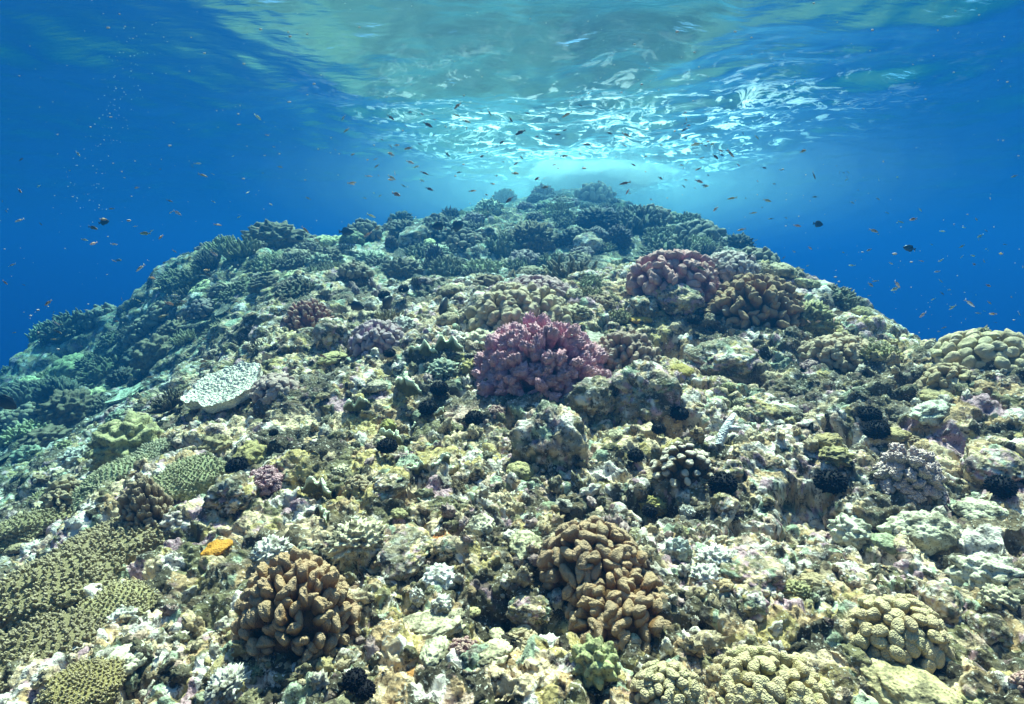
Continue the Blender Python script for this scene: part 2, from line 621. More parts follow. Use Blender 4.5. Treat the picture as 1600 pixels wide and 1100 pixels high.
win.inputs["From Max"].default_value = 0.70
L(ab.outputs[0], win.inputs[0])
gl = N(t, "ShaderNodeBsdfGlossy", i_Roughness=0.26)
gl.inputs["Color"].default_value = (0.66, 0.90, 0.95, 1)
L(bu.outputs[0], gl.inputs["Normal"])
tr = N(t, "ShaderNodeBsdfTransparent")
mx = N(t, "ShaderNodeMixShader")
L(win.outputs[0], mx.inputs[0])
L(gl.outputs[0], mx.inputs[1])
L(tr.outputs[0], mx.inputs[2])
# foam lying on the water where the swell breaks over the crest
fa = N(t, "ShaderNodeAttribute", attribute_name="col")
fs = N(t, "ShaderNodeSeparateColor")
L(fa.outputs["Color"], fs.inputs[0])
fn = N(t, "ShaderNodeTexNoise", i_Scale=2.4, i_Detail=7.0, i_Roughness=0.62, i_Distortion=1.6)
mp2 = N(t, "ShaderNodeMapping")
mp2.inputs["Scale"].default_value = (1.0, 0.75, 1.0)
L(geo.outputs["Position"], mp2.inputs[0])
L(mp2.outputs[0], fn.inputs["Vector"])
fr = N(t, "ShaderNodeMath", operation='ABSOLUTE')
fsub = N(t, "ShaderNodeMath", operation='SUBTRACT')
L(fn.outputs[0], fsub.inputs[0]); fsub.inputs[1].default_value = 0.5
L(fsub.outputs[0], fr.inputs[0])
line = ramp(t, fr.outputs[0], [(0.0, 1.0), (0.012, 0.7), (0.03, 0.0)])
fn2 = N(t, "ShaderNodeTexNoise", i_Scale=0.9, i_Detail=4.0)
L(geo.outputs["Position"], fn2.inputs["Vector"])
pat = ramp(t, fn2.outputs[0], [(0.47, 0.0), (0.60, 1.0)])
fm = N(t, "ShaderNodeMath", operation='MULTIPLY')
L(line, fm.inputs[0]); L(pat, fm.inputs[1])
fm1 = N(t, "ShaderNodeMath", operation='MULTIPLY')
L(fm.outputs[0], fm1.inputs[0]); L(fs.outputs[0], fm1.inputs[1])
fm2 = N(t, "ShaderNodeMath", operation='MULTIPLY')
fm2.use_clamp = True
fn3 = N(t, "ShaderNodeTexNoise", i_Scale=4.2, i_Detail=8.0, i_Roughness=0.66, i_Distortion=0.6)
L(geo.outputs["Position"], fn3.inputs["Vector"])
blob = ramp(t, fn3.outputs[0], [(0.56, 0.0), (0.60, 1.0)])
fb = N(t, "ShaderNodeMath", operation='MULTIPLY_ADD')
fb.use_clamp = True
L(blob, fb.inputs[0]); L(fs.outputs[0], fb.inputs[1]); L(fm1.outputs[0], fb.inputs[2])
L(fb.outputs[0], fm2.inputs[0]); fm2.inputs[1].default_value = 0.9
tl = N(t, "ShaderNodeBsdfTranslucent")
tl.inputs["Color"].default_value = (0.93, 0.95, 0.95, 1)
mx2 = N(t, "ShaderNodeMixShader")
L(fm2.outputs[0], mx2.inputs[0])
L(mx.outputs[0], mx2.inputs[1])
L(tl.outputs[0], mx2.inputs[2])
L(mx2.outputs[0], out.inputs["Surface"])
tag(obj("water_surface", mesh_np("water_surface", WP, grid_faces(len(wx), len(wy)), fcol), M_WATER), kind='structure')

# ------------------------------------------------------------------ the water itself
def box_mesh(name, a, b):
    x0, y0, z0 = a; x1, y1, z1 = b
    V = np.array([(x0, y0, z0), (x1, y0, z0), (x1, y1, z0), (x0, y1, z0), (x0, y0, z1), (x1, y0, z1), (x1, y1, z1), (x0, y1, z1)])
    F = np.array([(3, 2, 1, 0), (4, 5, 6, 7), (0, 1, 5, 4), (1, 2, 6, 5), (2, 3, 7, 6), (3, 0, 4, 7)])
    return mesh_np(name, V, F, smooth=False)


def volume_mat(name, density, color, absorb, aniso=0.0):
    m, t, out = new_mat(name)
    v = N(t, "ShaderNodeVolumePrincipled")
    v.inputs["Density"].default_value = density
    v.inputs["Color"].default_value = (*color, 1)
    v.inputs["Absorption Color"].default_value = (*absorb, 1)
    v.inputs["Anisotropy"].default_value = aniso
    t.links.new(v.outputs[0], out.inputs["Volume"])
    return m


haze = obj("haze", box_mesh("haze", (-62, -42, -15.5), (62, 82, 2.15)),
           volume_mat("sea_water", 0.195, (0.004, 0.040, 0.116), (0.0, 0.43, 0.63), 0.45))
tag(haze, "blue sea water", kind='stuff')

# white water: the cloud of bubbles under the breaking swell behind the crest
def lump_cloud(centre, size, seed):
    V, F = ICO[4]
    n = fbm(V, 1.3, seed, 4)
    V = V * (1 + 0.45 * n)[:, None] * np.array(size)
    return V + np.array(centre), F


def whitewater(blobs, dens, label):
    w_ = merge([(*lump_cloud(c, s_, k), np.ones((len(ICO[4][0]), 3))) for k, (c, s_) in enumerate(blobs)])
    o = obj("whitewater", mesh_np("whitewater", w_[0], w_[1]), volume_mat("bubble_cloud", dens, (0.97, 0.985, 0.985), (0.8, 0.8, 0.8), 0.3))
    tag(o, label, kind='stuff')


whitewater([((1.45, 10.9, 1.42), (0.95, 1.0, 0.26)), ((1.2, 11.6, 1.25), (0.7, 0.8, 0.3)), ((2.0, 11.4, 1.35), (0.6, 0.8, 0.2)), ((1.45, 11.0, 1.25), (0.5, 0.55, 0.34))], 2.4, "bright cloud of churned bubbles behind the reef crest")
for k in range(9):
    q = (1.3 + 0.62 * k, 1.6 + 0.52 * k, 0.32 + 0.15 * k)
    o = obj("whitewater", mesh_np("whitewater", ICO[5][0] * np.array(q) + np.array((1.4, 11.5, 1.25)), ICO[5][1]), volume_mat("bubble_cloud", (0.07, 0.06, 0.05, 0.035, 0.024, 0.015, 0.009, 0.005, 0.003)[k], (0.97, 0.985, 0.985), (0.8, 0.8, 0.8), 0.3))
    tag(o, "thin veil of aerated water round the surf on the crest", kind='stuff')

# ------------------------------------------------------------------ coral, rock and animal builders
def rot_to(direction, spin=0.0):
    q = Vector(direction).normalized().to_track_quat('Z', 'Y')
    return q.to_matrix().to_4x4() @ Matrix.Rotation(spin, 4, 'Z')


def club_mesh(name, mat, seed, knob=0.05, **kw):
    V, F, c = club_arrays(seed, knob, **kw)
    return mesh_np(name, V, F, c), mat


def club_arrays(seed, knob=0.05, flat=0.75, bulb=0.40, stem=0.27, nth=26, nl=26, bend=0.12, lobes=0, tip0=0.62):
    """one stubby branch one unit long: a stem that swells into a rounded, warty head"""
    r_ = np.random.default_rng(seed)
    tz, rad = [], []
    for k in range(nl):
        u = k / (nl - 1)
        if u < 0.55:
            q = u / 0.55
            tz.append(q * 0.72)
            rad.append(stem + (bulb - stem) * (q * q * (3 - 2 * q)))
        else:
            a = (u - 0.55) / 0.45 * math.pi / 2
            tz.append(0.72 + 0.28 * math.sin(a))
            rad.append(bulb * max(math.cos(a), 0.02) ** 0.45)
    tz, rad = np.array(tz), np.array(rad)
    th = np.linspace(0, 2 * math.pi, nth, endpoint=False)
    head = sstep(0.35, 0.8, tz)
    lob = 1 + (0.16 * np.cos(lobes * th + r_.uniform(0, 6))[None, :] * head[:, None] if lobes else 0)
    R = rad[:, None] * lob
    x = R * np.cos(th)[None, :] * (1 + 0.25 * head[:, None])
    y = R * np.sin(th)[None, :] * (1 - (1 - flat) * head[:, None])
    bx, by = r_.uniform(-bend, bend, 2)
    x = x + (bx * tz ** 2)[:, None]
    y = y + (by * tz ** 2)[:, None]
    z = np.repeat(tz[:, None], nth, 1) + (0.07 * np.cos(2 * th + r_.uniform(0, 6)))[None, :] * head[:, None] * (rad / bulb)[:, None]
    V = np.stack([x, y, z], -1).reshape(-1, 3)
    axis_ = np.stack([np.repeat(bx * tz ** 2, nth), np.repeat(by * tz ** 2, nth), np.repeat(np.minimum(tz, 0.75), nth)], -1)
    dirn = V - axis_
    dirn /= np.maximum(np.linalg.norm(dirn, axis=1, keepdims=True), 1e-6)
    f1, _, _ = worley(V + seed, 5.5, seed)
    h = np.repeat(head, nth)
    V = V + dirn * (knob * (0.55 - f1) * h + 0.04 * fbm(V + seed, 2.6, seed, 2))[:, None]
    tip = sstep(tip0, 1.0, V[:, 2])
    F = grid_faces(nl, nth, True)
    cap = np.array([[(nl - 1) * nth + k for k in range(nth)]])
    return V, [F, cap], np.stack([tip, h, h], -1)


def dome_dirs(n, seed, low=-0.12):
    r_ = np.random.default_rng(seed)
    k = np.arange(n) + 0.5
    z = 1 - k / n * (1 - low)
    ph = k * 2.399963 + r_.uniform(0, 6)
    z = np.clip(z + r_.normal(0, 0.6 / n ** 0.5 * 0.25, n), low - 0.05, 1)
    ph = ph + r_.normal(0, 0.12, n)
    s_ = np.sqrt(np.maximum(1 - z * z, 0))
    return np.stack([s_ * np.cos(ph), s_ * np.sin(ph), z], -1)


def lump_mesh(name, seed, sub=4, rough=0.18, fine=0.06, col=(0.0, 0, 0), flat_bottom=True, cells=2.2):
    V, F = ICO[sub]
    f1, _, _ = worley(V + seed * 1.7, cells, seed)
    d_ = rough * (0.6 - f1) * 1.6 + fine * fbm(V + seed, 4.0, seed, 4, 0.6)
    V = V * (1 + d_)[:, None]
    c = np.zeros((len(V), 3), np.float32) + np.array(col, np.float32)
    return V, F, c


CLUBS = {
    "plain": [club_mesh("branch", M_BRANCH, 10 + k, bulb=0.46, knob=0.10, flat=0.7, lobes=(0, 2, 3)[k % 3]) for k in range(7)],
    "blade": [club_mesh("branch", M_BRANCH, 30 + k, knob=0.08, flat=0.66, bulb=0.50, lobes=(2, 3, 2)[k % 3], bend=0.2) for k in range(7)],
    "knobbly": [club_mesh("branch", M_PINK, 50 + k, knob=0.34, flat=0.85, bulb=0.52, nth=34, nl=34, lobes=(3, 4, 5)[k % 3]) for k in range(7)],
    "round": [club_mesh("branch", M_BRANCH, 70 + k, knob=0.06, flat=0.9, bulb=0.48) for k in range(6)],
    "ball": [club_mesh("branch", M_BALL, 110 + k, knob=0.04, flat=0.95, bulb=0.30, stem=0.24, bend=0.2, tip0=0.83) for k in range(5)],
    "finger": [club_mesh("branch", M_BRANCH, 90 + k, knob=0.05, flat=0.9, bulb=0.24, stem=0.22, bend=0.2) for k in range(6)],
}
LANDMARKS = []
OCC = []


def colony(px, py, w, h, style, n, colour, label, cat="coral", name="cauliflower_coral", group=None, fat=1.0, low=-0.12, drop=0.3, tilt=0.55, jit=0.055, seed=None, depth_k=0.85, lift=0.0, short="", inner=0.76):
    """a colony of branches growing out of one hidden base; sized from its width and height in the photo"""
    colour = tuple(min(0.8, 1.1 * v) for v in colour)
    seed = seed if seed is not None else int(px * 7 + py)
    r_ = np.random.default_rng(seed)
    p, t_ = hit(px, py + drop * h)
    R = 0.5 * w / FPX * t_
    H = 0.62 * h / FPX * t_ * 1.15
    up = (normal_at(p[0], p[1]) * tilt + Vector((0, 0, 1)) * (1 - tilt)).normalized()
    root = empty(name, (p[0], p[1], p[2] + lift))
    tag(root, label, cat, group)
    LANDMARKS.append((px, py, short or label, p))
    rotm = rot_to(up)
    OCC.append((p[0], p[1], R * 0.85))
    rotm_inv = rotm
    V, F, c = lump_mesh("base", seed, 4, 0.22, 0.08)
    V = V * np.array([R * inner, R * depth_k * inner, H * inner * 0.95])
    bme = mesh_np("base", V, F, c)
    bo = obj("base", bme, CLUBS[style][0][1], root, color=tuple(0.62 * v for v in colour))
    bo.matrix_local = rotm
    if style == "knobbly":
        fat, inner, jit = fat * 0.88, 0.62, 0.075
    n = int(n * (1.9 if style != "finger" else 1.2))
    D = dome_dirs(n, seed, low)
    spacing = math.sqrt(2 * math.pi * (1 - low) * (R * R * 0.6 + R * H * 0.4) / n)
    for dv in D:
        s_ = r_.normal(1, jit)
        tipp = np.array([dv[0] * R, dv[1] * R * depth_k, dv[2] * H]) * s_
        start = tipp * r_.uniform(0.62, 0.74) + np.array([0, 0, -0.10 * H])
        vec = tipp - start
        ln = float(np.linalg.norm(vec))
        wd = spacing * fat * 1.22 * r_.uniform(0.85, 1.2)
        me, mat = CLUBS[style][r_.integers(len(CLUBS[style]))]
        if not me.materials:
            me.materials.append(mat)
        k_ = r_.uniform(0.82, 1.2)
        o = obj("branch", me, None, root, color=tuple(min(1.0, v * k_ * (1 + r_.normal(0, 0.03))) for v in colour))
        m = rotm @ Matrix.Translation(Vector([float(v) for v in start])) @ rot_to(vec, r_.uniform(0, 6.28))
        m = m @ Matrix.Diagonal((wd, wd, max(ln, wd * 0.9), 1.0))
        o.matrix_local = m
    return root


def single(px, py, w, name, me, mat, label, cat, colour=None, sq=(1, 1, 1), group=None, drop=0.15, sink=0.25, tilt=0.7, spin=None, short="", seed=0, mark=True, lean=0.0):
    """a thing that is one mesh of about unit radius, set on the reef"""
    p, t_ = hit(px, py + drop * w * sq[2])
    R = 0.5 * w / FPX * t_
    o = obj(name, me, mat, color=colour)
    up = (normal_at(p[0], p[1]) * tilt + Vector((0, 0, 1)) * (1 - tilt)).normalized()
    sp_ = spin if spin is not None else np.random.default_rng(int(px + 3 * py)).uniform(0, 6.28)
    m = Matrix.Translation(Vector([float(v) for v in p]) + up * R * sq[2] * (0.5 - sink)) @ Matrix.Rotation(lean, 4, 'X') @ rot_to(up, sp_)
    o.matrix_world = m @ Matrix.Diagonal((R * sq[0], R * sq[1], R * sq[2], 1))
    tag(o, label, cat, group)
    OCC.append((p[0], p[1], R * 0.7))
    if mark:
        LANDMARKS.append((px, py, short or label, p))
    return o


# ------------------------------------------------------------------ the large coral heads
colony(846, 556, 205, 132, "knobbly", 120, (0.66, 0.26, 0.36), "large rose pink knobbly cauliflower coral in the middle of the reef", fat=0.86, short="the rose pink coral", low=-0.2)
colony(810, 484, 165, 95, "round", 120, (0.40, 0.32, 0.20), "tan cauliflower coral with rounded beige lobes just behind the rose pink one", fat=0.9, short="the tan coral behind the pink one")
colony(838, 452, 120, 50, "round", 90, (0.34, 0.21, 0.25), "dull mauve cauliflower coral hidden partly behind the tan rounded one", fat=0.85, short="the dull mauve coral")
colony(972, 560, 120, 105, "round", 130, (0.27, 0.17, 0.14), "purplish brown fine lobed coral touching the right side of the rose pink one", fat=0.85, short="the purplish brown coral")
colony(1052, 424, 140, 78, "blade", 75, (0.48, 0.22, 0.25), "dusky pink cauliflower coral with thick rounded branches on the far ridge", fat=0.85, short="the dusky pink coral on the ridge")
colony(1140, 412, 95, 46, "round", 70, (0.42, 0.36, 0.36), "pale greyish lilac cauliflower coral at the right edge of the dusky pink one", fat=0.85, short="the greyish lilac coral")
colony(1180, 472, 150, 100, "plain", 95, (0.23, 0.105, 0.025), "golden brown cauliflower coral with a deep shadow under it on the right", fat=0.8, short="the golden brown coral", low=-0.25)
colony(487, 494, 88, 64, "finger", 130, (0.33, 0.13, 0.11), "reddish brown finely branched coral on the left shoulder of the reef", fat=1.0, short="the reddish brown coral")
colony(592, 522, 92, 54, "plain", 46, (0.36, 0.24, 0.33), "lilac cauliflower coral with thick separate branches left of the tan one", fat=0.85, short="the lilac coral")
colony(432, 602, 84, 44, "round", 60, (0.36, 0.25, 0.26), "greyish mauve cauliflower coral beside the white fan shaped coral", fat=0.85, short="the greyish mauve coral")
colony(468, 952, 190, 180, "blade", 96, (0.24, 0.125, 0.045), "large brown cauliflower coral with pale tips at the lower left", fat=0.86, short="the large brown coral at lower left", low=-0.1, drop=0.2)
colony(925, 868, 165, 105, "blade", 64, (0.23, 0.120, 0.052), "upper of the two brown lobed corals at the lower centre", fat=0.88, short="the upper brown coral at lower centre", drop=0.2)
colony(975, 955, 180, 120, "blade", 72, (0.24, 0.125, 0.045), "lower of the two brown lobed corals above a black hollow at the lower centre", fat=0.86, short="the lower brown coral at lower centre", drop=0.2)
colony(238, 792, 88, 120, "plain", 90, (0.17, 0.11, 0.065), "dark brown cauliflower coral on the left flank of the reef", fat=0.85, short="the dark brown coral")
colony(1068, 722, 92, 74, "ball", 25, (0.13, 0.085, 0.045), "sparse brown coral with white ball shaped branch tips right of centre", name="finger_coral", fat=0.95, short="the white tipped coral", low=0.0)
colony(418, 745, 62, 36, "knobbly", 34, (0.36, 0.15, 0.19), "small crimson mauve knobbly coral on the left of the slope", fat=0.9, short="the crimson mauve coral")
colony(1308, 545, 112, 56, "round", 90, (0.42, 0.31, 0.19), "sandy tan coral of small round lobes on the right slope", fat=0.85, short="the sandy tan coral")
colony(1480, 592, 84, 56, "blade", 40, (0.36, 0.26, 0.13), "olive tan coral with thick curled lobes at the right", fat=0.85, short="the olive tan coral")
colony(1540, 542, 150, 56, "round", 40, (0.48, 0.40, 0.24), "cream lobed coral standing against the blue water at the right edge", fat=0.8, short="the cream coral at the right edge")
colony(1400, 970, 150, 84, "round", 48, (0.42, 0.33, 0.17), "yellowish coral of fat round lobes at the lower right", name="lobed_coral", fat=0.85, short="the yellowish lobed coral")
colony(1195, 1060, 190, 70, "round", 64, (0.36, 0.30, 0.15), "wide yellow green coral of knobby lobes along the bottom edge", name="lobed_coral", fat=0.85, short="the bottom yellow green lobes")
colony(1045, 1064, 110, 62, "round", 44, (0.36, 0.31, 0.16), "yellow green knobby lobes at the bottom below the lower brown coral", name="lobed_coral", fat=0.85, short="the knobby lobes at the bottom")
colony(112, 772, 80, 60, "plain", 60, (0.26, 0.19, 0.10), "brown cauliflower coral among olive finger corals at the left", fat=0.85, short="the brown coral at the left")
colony(1420, 735, 90, 90, "knobbly", 30, (0.52, 0.46, 0.40), "pale round knobbly coral head on the right slope", fat=0.95, short="the pale knobbly head", low=-0.05)


# ------------------------------------------------------------------ more kinds of coral, each one mesh
def tube(path, radii, ns=7):
    path = np.asarray(path, float)
    n = len(path)
    tg = np.gradient(path, axis=0)
    tg /= np.maximum(np.linalg.norm(tg, axis=1, keepdims=True), 1e-9)
    ref = np.array([0.31, 0.17, 0.93]) if abs(tg[0][2]) < 0.9 else np.array([0.9, 0.3, 0.1])
    u = np.cross(tg, ref); u /= np.linalg.norm(u, axis=1, keepdims=True)
    v = np.cross(tg, u)
    th = np.linspace(0, 2 * math.pi, ns, endpoint=False)
    V = path[:, None, :] + np.asarray(radii)[:, None, None] * (np.cos(th)[None, :, None] * u[:, None, :] + np.sin(th)[None, :, None] * v[:, None, :])
    return V.reshape(-1, 3), [grid_faces(n, ns, True), np.array([[(n - 1) * ns + k for k in range(ns)]])]


def clump(seed, n, style=dict(bulb=0.48), R=1.0, H=0.65, fat=1.05, low=-0.1, dark=False):
    """a whole small cauliflower coral as one mesh of unit radius"""
    r_ = np.random.default_rng(seed)
    parts = []
    V, F, c = lump_mesh("x", seed, 3, 0.2, 0.05)
    parts.append((V * np.array([0.6, 0.6, 0.6 * H]), F, c))
    for dv in dome_dirs(n, seed, low):
        tipp = np.array([dv[0] * R, dv[1] * R, dv[2] * H]) * r_.normal(1, 0.10)
        start = tipp * 0.5
        vec = tipp - start
        wd = math.sqrt(2 * math.pi * (0.6 + 0.4 * H) / n) * fat * r_.uniform(0.85, 1.25)
        V, F, c = club_arrays(int(r_.integers(1, 900)), 0.15, nth=10, nl=9, **style)
        ln = max(np.linalg.norm(vec), wd * 0.9)
        M = np.array((rot_to(vec, r_.uniform(0, 6.28))).to_3x3())
        parts.append(((V * np.array([wd, wd, ln])) @ M.T + start, F, c))
    return merge(parts)


def thicket(seed, n, R=1.0, H=0.5, ln=0.16, rad=0.035, lumpy=0.25, spread=0.35):
    """a mound covered in short upright fingers"""
    r_ = np.random.default_rng(seed)
    V, F, c = lump_mesh("x", seed, 4, lumpy, 0.08, cells=1.6)
    V = V * np.array([R, R * 0.85, H])
    parts = [(V, F, c)]
    nv = V[V[:, 2] > -0.15 * H]
    for k in range(n):
        b = nv[r_.integers(len(nv))] * 0.97
        dv = b / np.array([R * R, R * R, H * H]); dv /= np.linalg.norm(dv)
        dv = dv * (1 - spread) + np.array([0, 0, spread]) + r_.normal(0, 0.22, 3)
        dv /= np.linalg.norm(dv)
        l_ = ln * r_.uniform(0.6, 1.25); q = rad * r_.uniform(0.75, 1.25)
        bend = r_.normal(0, 0.25, 3) * l_
        path = np.array([b + dv * l_ * u + bend * u * u for u in (-0.15, 0.35, 0.75, 0.95, 1.03)])
        Vt, Ft = tube(path, np.array([1.0, 1.05, 0.95, 0.62, 0.15]) * q, 6)
        ct = np.zeros((len(Vt), 3), np.float32)
        ct[:, 0] = np.repeat([0, 0.05, 0.45, 1, 1], 6)
        parts.append((Vt, Ft, ct))
    return merge(parts)


def bush(seed, n=34, ln=0.9, rad=0.05):
    """an open bush of forking tapered branches"""
    r_ = np.random.default_rng(seed)
    parts = []
    for dv in dome_dirs(n, seed, 0.05):
        p0 = np.array([dv[0] * 0.15, dv[1] * 0.15, 0])
        tip = np.array([dv[0], dv[1], 0.35 + 0.5 * dv[2]]) * ln * r_.uniform(0.75, 1.15)
        mid = (p0 + tip) * 0.5 + np.array([0, 0, -0.12])
        us = np.linspace(0, 1, 7)
        path = np.array([(1 - u) ** 2 * p0 + 2 * u * (1 - u) * mid + u * u * tip for u in us])
        V, F = tube(path, rad * np.array([1.3, 1.2, 1.1, 1.0, .9, .65, .15]), 7)
        c = np.zeros((len(V), 3)); c[:, 0] = np.repeat(np.clip((us - 0.55) / 0.45, 0, 1), 7)
        parts.append((V, F, c))
        for q in range(4):
            u0 = r_.uniform(0.35, 0.9)
            a = (1 - u0) ** 2 * p0 + 2 * u0 * (1 - u0) * mid + u0 * u0 * tip
            dd = (tip - p0) / np.linalg.norm(tip - p0) + r_.normal(0, 0.55, 3) + np.array([0, 0, 0.45])
            dd /= np.linalg.norm(dd)
            l_ = r_.uniform(0.16, 0.34)
            path2 = np.array([a + dd * l_ * u + np.array([0, 0, 0.08 * u * u]) for u in (0, .4, .75, .95, 1.0)])
            V, F = tube(path2, rad * np.array([.95, .9, .8, .5, .12]), 6)
            c = np.zeros((len(V), 3)); c[:, 0] = np.repeat([0, 0, .4, 1, 1], 6)
            parts.append((V, F, c))
    return merge(parts)


def blade(seed, lobes=3):
    """an upright wavy blade of fire coral with a lumpy pale rim, two units wide"""
    r_ = np.random.default_rng(seed)
    nu = 70
    u = np.linspace(-1, 1, nu)
    ph = r_.uniform(0, 6, 4)
    py_ = 0.22 * np.sin(2.2 * u + ph[0]) + 0.10 * np.sin(5.5 * u + ph[1])
    top = 0.85 * (1 - np.abs(u) ** 3 * 0.75) * (0.72 + 0.24 * np.sin(lobes * 2.1 * u + ph[2]) + 0.10 * np.sin(11 * u + ph[3]))
    prof = [(1, 0.0), (1.05, 0.3), (1.0, 0.6), (1.1, 0.82), (1.25, 0.93), (0.8, 1.02), (0, 1.05), (-0.8, 1.02), (-1.25, 0.93), (-1.1, 0.82), (-1, 0.6), (-1.05, 0.3), (-1, 0.0)]
    th = 0.09 * (1 - 0.6 * np.abs(u) ** 6)
    V = np.stack([np.stack([u, py_ + a * th, -0.15 + (top + 0.15) * b], -1) for a, b in prof], 1)
    n = fbm(V.reshape(-1, 3) + seed, 4, seed, 3)
    V = V.reshape(-1, 3)
    V = V + (0.06 * n + 0.035 * vnoise(V + seed, 9, seed))[:, None] * np.array([0.3, 1, 1.1])
    c = np.zeros((len(V), 3)); c[:, 0] = np.tile([sstep(0.58, 0.95, np.array([b]))[0] for a, b in prof], nu)
    ends = [np.array([list(range(len(prof)))]), np.array([[(nu - 1) * len(prof) + k for k in range(len(prof))][::-1]])]
    return V, [grid_faces(nu, len(prof))] + ends, c


def plate(seed, ridges=True, thick=0.07, lobed=0.18, rise=0.06):
    """a table or fan: a thick lobed disc on a short stalk, ridged on top"""
    r_ = np.random.default_rng(seed)
    nr, na = 44, 150
    th = np.linspace(0, 2 * math.pi, na, endpoint=False)
    edge = 1 + lobed * vnoise(np.stack([np.cos(th) * 2, np.sin(th) * 2, th * 0 + seed], -1), 1.0, seed) + 0.06 * vnoise(np.stack([np.cos(th) * 7, np.sin(th) * 7, th * 0], -1), 1.0, seed)
    rad = np.linspace(0.02, 1, nr)
    X_ = rad[:, None] * edge[None, :] * np.cos(th); Y_ = rad[:, None] * edge[None, :] * np.sin(th)
    Pp = np.stack([X_, Y_, 0 * X_], -1).reshape(-1, 3)
    rid = rise * (1 - worley(Pp * np.array([1.0, 1.7, 1.0]) + 0.08 * np.stack([fbm(Pp, 3, 4, 2)] * 3, -1), 10.0, seed + 1)[0]) * (1 if ridges else 0.4)
    zt = 0.10 * (Pp[:, 0] ** 2 + Pp[:, 1] ** 2) + 0.05 * fbm(Pp, 1.5, seed, 2) + rid
    top = np.stack([Pp[:, 0], Pp[:, 1], zt], -1)
    zb = zt - rid - thick * 1.6
    stalk = np.repeat(1 - sstep(0.15, 0.55, rad), na)
    bot = np.stack([Pp[:, 0] * 0.97, Pp[:, 1] * 0.97, zb - 0.45 * stalk], -1)
    V = np.concatenate([top, bot])
    Ft = grid_faces(nr, na, True)
    k = np.arange(na); o_ = (nr - 1) * na
    rim = np.stack([o_ + k, o_ + (k + 1) % na, nr * na + o_ + (k + 1) % na, nr * na + o_ + k], -1)
    c = np.zeros((len(V), 3)); c[:nr * na, 0] = np.clip(rid / 0.05, 0, 1) * 0.7 + np.repeat(sstep(0.9, 1.0, rad), na) * 0.5
    F = [Ft, Ft[:, ::-1] + nr * na, rim[:, ::-1], np.array([list(range(na))[::-1]]), np.array([list(nr * na + np.arange(na))])]
    return V, F, np.clip(c, 0, 1)


def rock(seed, sub=5, rough=0.35):
    V, F = ICO[sub]
    a = fbm(V + seed * 2.1, 0.9, seed, 3)
    f1, _, idc = worley(V + 0.15 * fbm(V, 3, seed, 2)[:, None] + seed, 2.0, seed)
    f2, _, idd = worley(V + seed, 6.0, seed + 1)
    d_ = 0.30 * a * rough / 0.35 + 0.22 * (0.55 - f1) + 0.09 * (0.5 - f2) * idd * 1.5 + 0.05 * fbm(V, 9, seed, 4, 0.6) - 0.12 * sstep(0.35, 0.8, fbm(V + seed, 2.6, seed + 5, 3))
    W = V * (1 + d_)[:, None]
    c = reef_colour(W * 0.3 + seed, np.zeros(len(W)), np.where(fbm(V, 2.0, seed, 2) > 0, idd, idc))
    tf = sstep(0.0, 0.35, fbm(W + seed, 1.6, seed + 9, 4, 0.6))[:, None]
    c = c * (1 - 0.7 * tf) + np.array([0.15, 0.14, 0.10]) * 0.7 * tf
    return W, F, c


def nodule(seed, sub=4, rough=0.22, cells=2.2, fine=0.05):
    V, F, c = lump_mesh("x", seed, sub, rough, fine, cells=cells)
    return V, F, c


def lobes(seed, n=9):
    """a cluster of rounded lobes grown together"""
    r_ = np.random.default_rng(seed)
    parts = []
    for dv in dome_dirs(n * 3, seed, 0.0):
        V, F, c = lump_mesh("x", int(r_.integers(1, 500)), 3, 0.25, 0.10)
        parts.append((V * r_.uniform(0.18, 0.36) + np.array([dv[0] * 0.6, dv[1] * 0.6, dv[2] * 0.4]), F, c))
    return merge(parts)


def mk(name, arr):
    return mesh_np(name, arr[0], arr[1], arr[2])


def crust(seed):
    V, F = ICO[4]
    edge = 1 + 0.24 * fbm(V * np.array([1, 1, 0]) + seed, 1.6, seed, 3)
    W = V * np.array([1, 1, 0.30]) * edge[:, None]
    W[:, 2] += 0.05 * fbm(W, 6, seed, 3)
    return W, F, np.zeros((len(W), 3))


# --- the white fan, fire corals, brain corals, rocks and sponges one can name
m_white = coral_material("bleached_coral", 150.0, bump=0.8, dist=0.008, tipcol=(0.85, 0.83, 0.76), tipfac=0.6, dots=0.1)
m_sponge = coral_material("sponge", 220.0, bump=0.6, dist=0.004, tipfac=0.1, dots=0.1)
single(352, 606, 128, "plate_coral", mk("plate_coral", plate(3, lobed=0.24, thick=0.14, rise=0.11)), m_white, "white ridged fan shaped coral plate on the left flank of the reef", "coral", (0.60, 0.53, 0.42), (1, 0.85, 0.8), short="the white fan coral", sink=0.22, tilt=0.8, spin=0.5, lean=0.18)
single(266, 632, 66, "bush_coral", mk("bush_coral", bush(5, 40)), M_BRANCH, "dark olive bushy coral left of the white fan shaped plate", "coral", (0.075, 0.065, 0.03), (1, 1, 1), short="the dark olive bush coral", sink=0.4)
FIRE = [mk("fire_coral", blade(k, 2 + k % 3)) for k in range(6)]
